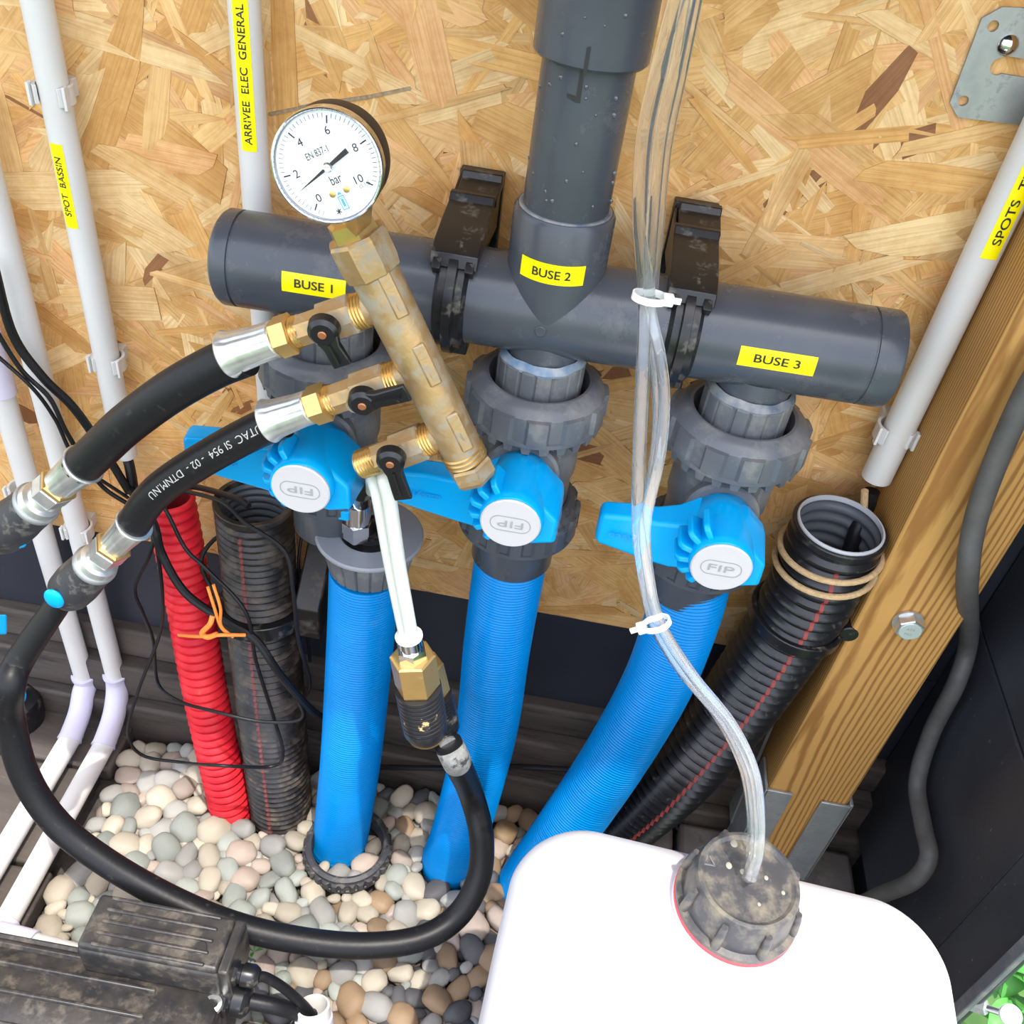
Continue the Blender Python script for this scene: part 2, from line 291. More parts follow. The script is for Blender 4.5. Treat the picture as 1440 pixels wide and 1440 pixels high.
# ================================================================ SETTING
def struct(name, geo, mat, **k): return mk(name, geo, mat, kind='structure', **k)
OSB0 = .306
wall = struct('wall_back', bx(-1.25, .389, .004, .022, OSB0, 1.50), M('board_core', (.40, .24, .11), .8), bevel=.001)
def strands():
    rnd = random.Random(3); v, f, uv, col = [], [], [], []
    x0, x1, z0, z1 = -1.0, .386, OSB0, 1.25
    tones = [(.72, .44, .175), (.76, .49, .215), (.69, .40, .14), (.80, .56, .28), (.65, .36, .115), (.73, .45, .185), (.75, .43, .19)]
    N = 8200
    for k in range(N):
        big = rnd.random()
        L = rnd.uniform(.045, .17); W = rnd.uniform(.007, .024) if big > .2 else rnd.uniform(.022, .042)
        if big > .86: W = rnd.uniform(.003, .007)
        th = rnd.gauss(0, .75) if rnd.random() < .6 else rnd.uniform(0, pi)
        cx, cz = rnd.uniform(x0, x1), rnd.uniform(z0, z1)
        c, s = cos(th), sin(th); a0 = rnd.uniform(-.7, .7)*W; a1 = rnd.uniform(-.7, .7)*W; tp = rnd.uniform(.75, 1); tp2 = rnd.uniform(.55, 1)
        out = [(-L/2+a0, -W/2*tp), (-L/6, -W/2), (L/5, -W/2*rnd.uniform(.9, 1)), (L/2+a1, -W/2*tp2), (L/2-a1*rnd.uniform(0, 1), 0), (L/2-a1, W/2*tp2), (L/6, W/2), (-L/5, W/2*rnd.uniform(.9, 1)), (-L/2-a0, W/2*tp), (-L/2+rnd.uniform(-.4, .4)*W, 0)]
        out = [(a, b+rnd.uniform(-.0006, .0006)) for a, b in out]
        off = .0020*(k/N)+rnd.uniform(0, .0011); tx, tz = rnd.gauss(0, .006), rnd.gauss(0, .012)
        base = len(v); t = list(rnd.choice(tones)); q = rnd.gauss(1, .065)
        if rnd.random() < .018: t = [.30, .13, .05]
        t = [min(.85, a*q) for a in t]; ou, ov = rnd.uniform(0, 9), rnd.uniform(0, 9)
        pts = []
        for a, b in out:
            X = cx+a*c-b*s; Z = cz+a*s+b*c
            X = min(max(X, x0-.02), .388); Z = max(Z, OSB0+.0005)
            pts.append((X, -off-a*tx-b*tz+.0014, Z, a+ou, b+ov))
        n = len(pts)
        for p in pts: v.append(p[:3])
        for p in pts: v.append((p[0], p[1]+.0012, p[2]))
        f.append(tuple(base+i for i in range(n))); uv += [(p[3], p[4]) for p in pts]; col += [t]*n
        for i in range(n):
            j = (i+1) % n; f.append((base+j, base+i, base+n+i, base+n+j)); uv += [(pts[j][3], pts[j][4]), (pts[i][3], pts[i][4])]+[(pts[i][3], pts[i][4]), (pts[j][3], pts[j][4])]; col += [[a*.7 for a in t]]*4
    me = bpy.data.meshes.new('wood_strands'); me.from_pydata(v, [], f); me.update()
    l = me.uv_layers.new(name='grain'); l.data.foreach_set('uv', [a for p in uv for a in p])
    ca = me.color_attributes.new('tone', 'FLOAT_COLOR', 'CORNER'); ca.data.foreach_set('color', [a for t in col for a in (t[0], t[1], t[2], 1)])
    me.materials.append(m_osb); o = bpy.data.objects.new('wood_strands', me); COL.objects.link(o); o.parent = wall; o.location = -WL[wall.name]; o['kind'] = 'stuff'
strands()
# pencil line across the board
def strip(pts, wd, Y, mat, parent, name='pencil_line'):
    gs = []
    for (a, b) in zip(pts, pts[1:]):
        A, B = P(*a, Y), P(*b, Y); d = (B-A).normalized(); n = V((-d.z, 0, d.x))*wd/2
        gs.append(([A-n, B-n, B+n, A+n, A-n+V((0, .002, 0)), B-n+V((0, .002, 0)), B+n+V((0, .002, 0)), A+n+V((0, .002, 0))], [(0, 1, 2, 3), (4, 7, 6, 5), (0, 4, 5, 1), (1, 5, 6, 2), (2, 6, 7, 3), (3, 7, 4, 0)]))
    return mk(name, join(*gs), mat, parent)
m_pencil = M('pencil_grey', (.22, .17, .11), .8, var=(.40, .28, .16), vscale=300)
strip([(378, 161), (440, 148), (520, 136), (577, 124)], .0022, -.0026, m_pencil, wall)
struct('trim_8', bx(.390, .455, .003, .03, OSB0, 1.50), m_board, bevel=.001)
struct('trim_1', bx(-1.3, .46, .002, .03, .160, OSB0-.001), m_board, bevel=.001)
for i, (y, z0, z1) in enumerate([(-.012, .112, .158), (-.028, .052, .108), (-.04, -.03, .048)]):
    struct('trim_%d' % (i+2), bx(-1.3, .468, y, .03, z0, z1), m_sleep, bevel=.004)
# side wall of black boards
struct('wall_right', bx(.464, .472, -.235, .02, -.09, 1.50), m_board, bevel=.001)
zz = [.05]; 
def xz(px, py, X):
    d = ray(px, py); t = (X-CAM.x)/d.x; return CAM+d*t
seam = xz(1420, 1010, .45).z
wr = bpy.data.objects['wall_right']
for a, b in ((.055, seam-.0015), (seam+.0015, seam+.30), (seam+.303, seam+.62), (seam+.623, seam+.94)):
    mk('cladding_board', bx(.450, .4655, -.235, .0, a, b), m_board2, wr, bevel=.002)
ycorner = xz(1385, 1265, .45).y; yout = xz(1395, 1395, .45).y
struct('trim_5', bx(.446, .454, yout, ycorner, -.09, 1.45), m_board2, bevel=.003)
struct('trim_6', bx(.440, .4455, yout-.003, yout+.009, -.09, 1.45), m_pvc2, bevel=.001)
# unseen roof board over the back of the box, edged to shade the wall
struct('shade_roof', bx(-1.6, .60, -.44, .05, 1.50, 1.53), m_board, bevel=.002)
# ground
gr = struct('floor', bx(-1.6, .462, -1.5, .02, -.09, -.026), m_soil)
struct('trim_7', bx(-4, 5, -6, .6, -.12, -.091), m_lawn)
# weathered deck boards under the white conduits
for i, (y0, y1) in enumerate([(-.105, -.03), (-.235, -.11), (-.365, -.24), (-.495, -.37)]):
    mk('deck_board', bx(-1.2, -.468-.012*(i % 2), y0, y1, -.022, .004+.001*i), m_deck, gr, bevel=.004)
mk('edging_board', bx(-.475, -.300, -.356, -.325, -.03, .012), m_deck, gr, bevel=.004)
mk('edging_board', bx(-.21, .10, -.420, -.352, -.03, .008), m_sleep, gr, bevel=.004)
mk('stone_slab', bx(.235, .449, -.42, -.045, -.03, .03), m_slab, gr, bevel=.006)
sl_ = mk('stone_slab', bx(.10, .230, -.135, -.045, -.03, .022), m_slab, gr, bevel=.006)
c = G(966, 1163, .0225); text_on('embossed_letters', 'OF', flatfn(c, V((1, 0, 0)), V((0, 1, 0))), h=.018, mat=M('worn_lettering', (.035, .032, .03), .8), parent=sl_, bold=.015)
# post
px0, px1, pyf = .296, .384, -.090
po = thing('wooden_post', 'golden pine post with bold grain standing at the right, bolted through the front', 'post', (.34, -.045, .03))
mk('post_shaft', bx(px0, px1, pyf, -.003, .04, 1.45), m_post, po, bevel=.003)
zb = P(1080, 1107, pyf).z
b1 = thing('post_base', 'galvanised steel post base gripping the foot of the pine post', 'bracket', (.34, -.045, .03))
mk('left_plate', bx(px0-.003, px0+.026, pyf-.004, pyf-.0005, .03, zb), m_galv, b1, bevel=.0008)
mk('right_plate', bx(px1-.030, px1+.003, pyf-.004, pyf-.0005, .03, zb-.004), m_galv, b1, bevel=.0008)
mk('side_plate', bx(px0-.004, px0-.0005, pyf-.004, -.05, .03, zb), m_galv, b1, bevel=.0008)
mk('side_plate', bx(px1+.0005, px1+.004, pyf-.004, -.01, .03, zb), m_galv, b1, bevel=.0008)
mk('side_flange', prism([(px0-.006, -.025, .06), (px0-.006, -.012, .30), (px0-.006, -.035, .245), (px0-.006, -.055, .06)], (.004, 0, 0)), m_galv, b1, bevel=.0006)
bc = P(1278, 880, pyf-.006)
bo = thing('hex_bolt', 'zinc hex bolt head screwed into the front of the pine post', 'bolt', bc)
mk('washer', cyl(bc+V((0, .0055, 0)), bc+V((0, .003, 0)), .0135), m_zinc, bo)
mk('bolt_head', lathe(bc+V((0, .003, 0)), bc+V((0, -.007, 0)), [(0, .0125), (.0088, .0125), (.010, .0115)], 6), m_zinc, bo, smooth=False)
mk('bolt_face', cyl(bc+V((0, -.0068, 0)), bc+V((0, -.0078, 0)), .0098, c=.0004), M('pale_zinc', (.55, .62, .58), .4, metal=.4), bo)
for t_, dz in (('A54', .003), ('MO', -.003)):
    text_on('bolt_marking', t_, flatfn(bc+V((-.001, -.0079, dz)), V((1, 0, 0)), V((0, 0, 1))), h=.003, mat=m_groove, parent=bo)
# bracket top right
bt = thing('mending_plate', 'grey galvanised bracket plate screwed to the board in the top right corner', 'bracket', P(1420, 100, 0))
def plate():
    Y = -.0045
    o = [P(a, b, Y) for a, b in ((1336, 145), (1381, 26), (1410, 10), (1500, 14), (1470, 180), (1347, 165))]
    return prism(o, (0, .0025, 0))
pl = mk('plate', plate(), m_galv, bt)
def cutter_plate(): pass
def holes(o, hs):
    """punch real holes with boolean-free approach: bmesh boolean via modifier applied"""
    cs = []
    for (a, b) in hs:
        me = bpy.data.meshes.new('c'); me.from_pydata([tuple(p) for p in a[0]], [], a[1]); bm = bmesh.new(); bm.from_mesh(me); bmesh.ops.recalc_face_normals(bm, faces=bm.faces); bm.to_mesh(me); bm.free()
        c = bpy.data.objects.new('c', me); COL.objects.link(c); m = o.modifiers.new('b', 'BOOLEAN'); m.object = c; m.operation = 'DIFFERENCE'; m.solver = 'EXACT'; cs.append(c)
    bpy.context.view_layer.update()
    dg = bpy.context.evaluated_depsgraph_get(); me = bpy.data.meshes.new_from_object(o.evaluated_get(dg))
    o.modifiers.clear(); o.data = me
    for c in cs: bpy.data.objects.remove(c)
hs = []
for (a, b, r) in ((1396, 36, .0035), (1354, 141, .0035)):
    p = P(a, b, -.003); hs.append((cyl(p+V((0, -.02, 0)), p+V((0, .02, 0)), r, 20), 0))
q0, q1 = P(1404, 93, -.003), P(1480, 98, -.003)
hs.append((cyl(q0+V((0, -.02, 0)), q0+V((0, .02, 0)), .0055, 20), 0)); hs.append((box((q0+q1)/2, (q1-q0).length, .04, .011), 0))
holes(pl, hs)
sc_ = P(1418, 64, -.006)
mk('screw_head', lathe(sc_+V((0, .003, 0)), sc_+V((0, -.004, 0)), [(0, .0065), (.003, .0065), (.006, .004), (.007, .001)], 16), m_chrome, bt)

# ================================================================ CONDUITS
def straight(a, b, Ya, Yb=None): return P(*a, Ya), P(*b, Ya if Yb is None else Yb)
RC = .0113
def clip(px, py, Y, parentlabel, group=None):
    c = P(px, py, Y)
    t = thing('conduit_clip', parentlabel, 'clip', c+V((0, -Y, 0)), group)
    # C shaped saddle open to the front
    v, f = [], []; n = 22; h = .007
    for i in range(n+1):
        th = radians(-232+ (284)*i/n) if False else radians(-52+284*i/n)
        for (r, dz) in ((RC+.0007, -h), (RC+.0035, -h), (RC+.0035, h), (RC+.0007, h)):
            v.append(c+V((r*cos(th), r*sin(th), dz)))
    for i in range(n):
        for k in range(4): f.append((i*4+k, i*4+(k+1) % 4, (i+1)*4+(k+1) % 4, (i+1)*4+k))
    f += [(0, 1, 2, 3), (n*4+3, n*4+2, n*4+1, n*4)]
    mk('saddle', (v, f), m_cond, t, bevel=.0005)
    for s in (-1, 1): mk('side_ear', box(c+V((s*(RC+.0025), -.0085, 0)), .0025, .006, .017), m_cond, t, bevel=.0005)
    yb = -c.y
    mk('clip_base', box(c+V((0, (RC+.002+yb)/2-.0, 0)), .016, max(.004, yb-RC-.002), .014), m_cond, t, bevel=.0008)
def conduit(name, A, B, label, r=RC, group=None, hollow=False):
    t = thing(name, label, 'conduit', B if B.z < A.z else A, group)
    mk('tube', ringtube(A, B, r, r-.0018, 40) if hollow else cyl(A, B, r, 40, c=.0006), m_cond, t); return t
def on_axis_label(t, A, B, px, py, L, Wd, s, h, bold=.012):
    a = (A-B).normalized(); sgn = hitcyl(px, py, B, a, RC)
    lb = wrap_label('label', B, a, sgn[1], sgn[0], RC, L, Wd, m_yel, t)
    return lb, a, sgn
YC = -.022
# SPOT BASSIN
A, B = P(42, -40, YC), P(178, 640, YC); A.x = B.x = (A.x+B.x)/2
cd = conduit('white_conduit', A, B, 'white conduit with a yellow SPOT BASSIN label, left of the gauge', hollow=True)
def cond_label(t, A, B, c0, c1, shift, s, fill, wdt=.0115):
    """label between two image heights on the conduit"""
    a = (A-B).normalized(); s0, n0 = hitcyl(*c0, B, a, RC); s1, n1 = hitcyl(*c1, B, a, RC); L = abs(s1-s0); n = (n0+n1).normalized()
    lb = wrap_label('label', B, a, n, (s0+s1)/2, RC, L, wdt, m_yel, t)
    text_on('lettering', s, wrapfn(B, a, n, (s0+s1)/2+shift, RC+.0006), h=.0056, wd=L*fill, mat=m_ink, parent=lb, bold=.012)
cond_label(cd, A, B, (98, 320), (80, 203), -.0, 'SPOT  BASSIN', .70)
clip(76, 130, YC, 'upper white clip holding the SPOT BASSIN conduit to the board')
clip(153, 508, YC, 'lower white clip on the SPOT BASSIN conduit, above the upper hose')
A, B = P(347, -40, YC), P(380, 640, YC); A.x = B.x = (A.x+B.x)/2
cd = conduit('white_conduit', A, B, 'white conduit with a yellow ARRIVEE ELEC GENERAL label, behind the gauge', hollow=True)
cond_label(cd, A, B, (349, 213), (336, -25), -.004, 'ARRIVEE  ELEC  GENERAL', .84, .0118)
# third conduit, plain, bends at the ground
RB = .0125
def bent(up0_, x_top, elbow, x_low, name, label, upcoup=None):
    pass
YC2 = -.024
A = P(-30, 130, YC2); Bp = P(150, 940, YC2); A.x = Bp.x = (A.x+Bp.x)/2; GX2 = Bp.x
def ground_conduit(X, A, ztop, yend, label, tubelabel=None, topcoup=None, endcoup=True):
    t = thing('white_conduit', label, 'conduit', (X, YC2, .02))
    E0 = V((X, YC2, ztop)); E1 = V((X, YC2-.004, ztop-.030)); E2 = V((X+.002, YC2-.035, .030)); E3 = V((X+.003, YC2-.062, .0205))
    mk('upright_tube', cyl(A, E0+V((0, 0, -.006)), RC, c=.0005), m_cond, t)
    path = smoothpath([E0, V((X, YC2, ztop-.018)), V((X+.001, YC2-.010, .052)), V((X+.002, YC2-.030, .034)), V((X+.003, YC2-.062, .0225))], 6)
    mk('elbow', tube(path, lambda s, T: RC+.0022+(.0012 if s < .005 or s > T-.005 else 0), 28), m_lilac, t)
    e = V((X+.003+.02*0, yend, .0175)); mk('ground_tube', cyl(path[-1]+V((0, .012, 0)), e, RC+.0012, c=.0005), m_cond, t)
    if topcoup:
        mk('coupling', ringtube(topcoup[0], topcoup[1], RC+.0025, RC-.001), m_lilac, t)
    if endcoup:
        mk('coupling', ringtube(e+V((0, .03, 0)), e+V((0, -.025, 0)), RC+.0028, RC-.001), m_lilac, t)
    return t
ze = P(150, 945, YC2).z
t = ground_conduit(GX2, A, ze, -.335, 'white conduit second from the left, bending at the floor beside the gravel')
clip(111, 745, YC2, 'white clip on the bent conduit, beside the upper quick coupling')
A = P(-25, 330, YC2); X3 = P(60, 750, YC2).x; A.x = X3
c0, c1 = P(20, 556, YC2), P(5, 470, YC2); c0.x = c1.x = X3
t = ground_conduit(X3, A, P(98, 945, YC2).z, -.40, 'leftmost white conduit with a lilac coupling high up, bending at the floor', topcoup=(c0, c1))
clip(33, 690, YC2, 'white clip on the leftmost conduit, behind the upper quick coupling')
# SPOTS TERRASSE conduit
YR = -.03
B = P(1232, 672, YR); A = P(1470, 130, YR); A.x = B.x
RC_ = RC; RC = .0130
cdr = thing('white_conduit', 'white conduit with a yellow SPOTS TERRASSE label, beside the wooden post', 'conduit', B)
mk('tube', ringtube(A, B, RC, RC-.0020), m_cond, cdr)
a = (A-B).normalized(); s0, n0 = hitcyl(1378, 362, B, a, RC); s1, n1 = hitcyl(1450, 190, B, a, RC); n = n0
L = (s1-s0)*1.28
n = (n0+V((.45, 0, 0))).normalized()
lb = wrap_label('label', B, a, n, s0+L/2, RC, L, .0125, m_yel, cdr)
text_on('lettering', 'SPOTS  TERRASSE', wrapfn(B, a, n, s0+L/2+.002, RC+.0006), h=.0062, wd=L*.84, mat=m_ink, parent=lb, bold=.012)
clip(1258, 608, YR, 'white clip near the lower end of the SPOTS TERRASSE conduit')
RC = RC_

# ================================================================ COLLECTOR
YM = -.095; ZM = .7215; RM = .0350
CL, CR = V((-.262, YM, ZM-.004)), V((.228, YM, ZM+.004)); ax = (CR-CL).normalized()
man = thing('pipe_manifold', 'dark grey horizontal pipe manifold with three yellow BUSE labels and a tall riser', 'pipe', (0, YM, ZM))
mk('collector_pipe', lathe(CL, CR, [(0, RM-.006), (.001, RM-.002), (.004, RM), (.013, RM), (.0135, RM-.0012), (.0145, RM-.0012), (.015, RM), ((CR-CL).length-.022, RM), ((CR-CL).length-.0215, RM-.001), ((CR-CL).length-.0205, RM-.001), ((CR-CL).length-.02, RM), ((CR-CL).length-.003, RM), ((CR-CL).length-.001, RM-.001), ((CR-CL).length, RM-.004)], 72), m_pvc, man)
mk('end_cap', lathe(CL+ax*.001, CL-ax*.0012, [(0, RM-.003), (.0022, RM-.005)], 60), m_pvc2, man)
XR = -.0195
RS = .0348
so_b, so_t = V((XR, YM, ZM)), V((XR, YM, P(785, 328, -.13).z+.004))
mk('tee_socket', lathe(so_b, so_t, [(0, RS), (.03, RS), ((so_t-so_b).length-.003, RS), ((so_t-so_b).length, RS-.002), ((so_t-so_b).length, RS-.0065)], 72), m_pvc, man)
mk('glue_ring', ringtube(so_t+V((0, 0, -.002)), so_t+V((0, 0, .0012)), RS-.0030, .0285), m_paste2, man)
zc = P(835, 104, -.13).z
mk('riser_pipe', cyl(so_t+V((0, 0, -.01)), V((XR+.001, YM, zc+.03)), .0293, 60), m_pvc, man)
mk('riser_coupler', lathe(V((XR+.001, YM, zc)), V((XR+.002, YM, zc+.2)), [(0, .0305), (.0, .0340), (.002, .0358), (.12, .0358), (.2, .0358)], 60), m_pvc, man)
s_, n_ = hitcyl(818, 110, V((XR, YM, zc)), V((0, 0, 1)), .0293)
fnm = wrapfn(V((XR, YM, zc)), V((0, 0, 1)), n_, s_, .0296)
mk('marker_line', ([fnm(-.014, -.0012), fnm(.006, -.0010), fnm(.006, .0012), fnm(-.014, .0018), fnm(-.0105, .0012), fnm(-.010, .0075), fnm(-.012, .0072)], [(0, 1, 2, 3), (3, 4, 5, 6)], 1), m_ink, man)
s_, n_ = hitcyl(825, 88, V((XR, YM, zc)), V((0, 0, 1)), .0358)
fnm = wrapfn(V((XR, YM, zc)), V((0, 0, 1)), n_, s_, .0361)
mk('marker_line', ([fnm(-.007, -.001), fnm(.009, -.0012), fnm(.008, .0012), fnm(-.007, .0012)], [(0, 1, 2, 3)], 1), m_ink, man)
rd_ = random.Random(2); dr = []
for k in range(46):
    th = rd_.uniform(pi*1.05, pi*1.95); hi = k < 22; z_ = rd_.uniform(zc+.006, zc+.09) if hi else rd_.uniform(so_t.z+.01, zc-.004); r_ = .0358 if hi else .0293
    c_ = V((XR+.001, YM, z_))+V((cos(th), sin(th), 0))*r_; q_ = rd_.uniform(.0007, .0016); dr.append(sphere(c_, q_, 8, 6, (1, .8, 1.2)))
mk('water_drops', join(*dr), M('water_drop', (.06, .066, .08), .06, coat=1), man, kind='stuff')
s_, n_ = hitcyl(760, 466, CL, ax, RM)
pcn = CL+ax*s_+n_*RM
mk('moulding_pip', cyl(pcn-n_*.002, pcn+n_*.001, .0042, 20, c=.0006), m_pvc, man)
def buse(px, py, s, A, a, R, L, Wd, rotn=0):
    s0, n = hitcyl(px, py, A, a, R); lb = wrap_label('label', A, a, n, s0, R, L, Wd, m_yel, man, .0004)
    text_on('lettering', s, wrapfn(A, a, n, s0, R+.0008), h=.0062, wd=L*.60, mat=m_ink, parent=lb, bold=.014)
buse(441, 402, 'BUSE 1', CL, ax, RM, .046, .0145)
buse(1093, 508, 'BUSE 3', CL, ax, RM, .053, .0145)
# BUSE 2 wraps around the vertical socket: text runs round it
s0, n = hitcyl(775, 386, so_b, V((0, 0, 1)), RS)
def fn2(u, v, R=RS+.0004, n=n, s0=s0):
    x = V((0, 0, 1)).cross(n); return so_b+V((0, 0, s0+v))+(n*cos(u/R)+x*sin(u/R))*R
vv, ff = [], []
for i in range(15):
    for j in range(3): vv.append(fn2(-.0235+.047*i/14, -.0072+.0144*j/2))
ff = [(i*3+j, (i+1)*3+j, (i+1)*3+j+1, i*3+j+1) for i in range(14) for j in range(2)]
lb = mk('label', (vv, ff, 1), m_yel, man)
text_on('lettering', 'BUSE 2', lambda u, v: fn2(u, v, RS+.0008), h=.0062, wd=.027, mat=m_ink, parent=lb, bold=.014)
XV = [-.184, -.0195, .1385]
for i, X in enumerate(XV):
    zt = .669; top = V((X, YM, ZM-.02))
    mk('outlet_stub', cyl(top, V((X, YM, zt)), .0285, 60), m_pvc, man)

# pipe clamps
def pipe_clamp(px, label):
    X = hitcyl(px, 430, CL, ax, RM)[0]+CL.x
    c = V((X, YM, CL.z+(X-CL.x)*ax.z/ax.x)); t = thing('pipe_clamp', label, 'clamp', (X, 0, c.z), 'black hinged clamps on the manifold')
    def band(w, r0, r1):
        v, f = [], []; n = 60
        for i in range(n):
            th = 2*pi*i/n
            for (r, d) in ((r0, -w), (r1, -w*.75), (r1, w*.75), (r0, w)): v.append(c+V((d, r*cos(th), r*sin(th))))
        for i in range(n):
            for k in range(4): f.append((i*4+k, i*4+(k+1) % 4, ((i+1) % n)*4+(k+1) % 4, ((i+1) % n)*4+k))
        return v, f
    mk('strap', band(.0115, RM+.0002, RM+.0045), m_blk, t)
    mk('strap_rib', band(.0042, RM+.003, RM+.0092), m_blk, t)
    hw = .0165; z = c.z
    # latch: swept plate from the front top of the pipe back up to the wall
    prof = [(-.121, z+.031), (-.118, z+.040), (-.108, z+.045), (-.085, z+.049), (-.058, z+.052), (-.053, z+.057), (-.048, z+.057), (-.046, z+.050), (-.080, z+.044), (-.106, z+.040), (-.112, z+.036), (-.116, z+.029)]
    mk('latch_plate', prism([(X-hw, a, b) for a, b in prof], (2*hw, 0, 0)), m_blk, t, bevel=.0008)
    prof2 = [(-.050, z+.054), (-.026, z+.057), (-.022, z+.062), (-.016, z+.062), (-.014, z+.052), (-.05, z+.048)]
    mk('latch_tail', prism([(X-hw+.003, a, b) for a, b in prof2], (2*hw-.002, 0, 0)), m_blk, t, bevel=.0008)
    for s in (-1, 1):
        mk('side_web', prism([(X+s*(hw-.002), a, b) for a, b in ((-.016, z+.055), (-.080, z+.045), (-.112, z+.037), (-.105, z+.031), (-.02, z+.020))], (s*.0018, 0, 0)), m_blk, t, bevel=.0004)
        mk('hinge_jaw', lathe(c+V((s*.0095, 0, 0)), c+V((s*.0155, 0, 0)), [(0, RM+.001), (0, RM+.007), (.006, RM+.007), (.006, RM+.001)], 40, cap=False, closed=True), m_blk, t) if False else None
        mk('hinge_jaw', prism([(X+s*.0115-.003, YM+(RM+.0005+d)*cos(q), c.z+(RM+.0005+d)*sin(q)) for d, q in [(0, radians(a)) for a in range(95, 139, 8)]+[(.0085, radians(a)) for a in range(134, 94, -8)]], (.006, 0, 0)), m_blk, t, bevel=.0006)
    mk('back_plate', bx(X-.017, X+.017, -.012, -.0015, z-.045, z+.058), m_blk, t, bevel=.001)
    mk('stand_off', bx(X-.012, X+.012, YM+RM-.002, -.011, z-.02, z+.02), m_blk, t, bevel=.001)
    mk('lower_jaw', prism([(X-.004+d, a, b) for d, a, b in ((0, YM-.006, z-RM-.001), (0, YM-.006, z-RM-.013), (0, YM+.02, z-RM-.013), (0, YM+.02, z-RM+.004))], (.016, 0, 0)), m_blk, t, bevel=.001)
pipe_clamp(630, 'black hinged pipe clamp on the manifold, left of the vertical riser pipe')
pipe_clamp(968, 'black hinged pipe clamp on the manifold, right of the vertical riser pipe')

# ================================================================ BALL VALVES
def ribmod(n, depth, duty=.62, ph=0):
    def m(th, k):
        x = ((th+ph)*n/(2*pi)) % 1
        return 1.0 if x < duty else 1-depth
    return m
def union_nut(name, top, parent, R=.0535, ri=.0375, H=.032, teeth=24, mat=None, pads=12):
    """top: centre of the upper opening, axis vertical"""
    mat = mat or m_pvc2; B = top-V((0, 0, H)); v, f = [], []; n = 144
    prof = [(0, ri, 0), (.0015, ri+.002, 0), (.0022, ri+.006, 0), (.0005, ri+.003, 0)]
    ring = [(top.z-.004, ri), (top.z, ri+.0015), (top.z+.0005, ri+.004), (top.z-.0012, ri+.0085), (top.z-.005, R-.0035), (top.z-.008, R-.0015), (top.z-.0085, R-.0010), (top.z-H+.004, R-.0005), (top.z-H+.0035, R+.0010), (top.z-H, R+.0012), (top.z-H, ri)]
    padset = (6, 7)
    for k, (z, r) in enumerate(ring):
        for i in range(n):
            th = 2*pi*i/n; rr = r
            if k in padset: rr = r+(.0030 if ((i*pads/n) % 1) < .52 else 0)
            v.append(V((top.x+rr*cos(th), top.y+rr*sin(th), z)))
    m = len(ring)
    for k in range(m):
        k2 = (k+1) % m
        for i in range(n): j = (i+1) % n; f.append((k*n+i, k*n+j, k2*n+j, k2*n+i))
    g = [(v, f)]
    for i in range(teeth):
        th = 2*pi*i/teeth; X = V((cos(th), sin(th), 0)); Y = V((-sin(th), cos(th), 0))
        a0 = V((top.x, top.y, top.z-H+.0005))+X*(R-.010)
        q = [a0-Y*.0045, a0+Y*.0045, a0+Y*.0028+V((0, 0, -.0075)), a0-Y*.0028+V((0, 0, -.0075))]
        g.append(prism(q, X*.0095))
    return mk(name, join(*g), mat, parent, ang=30)
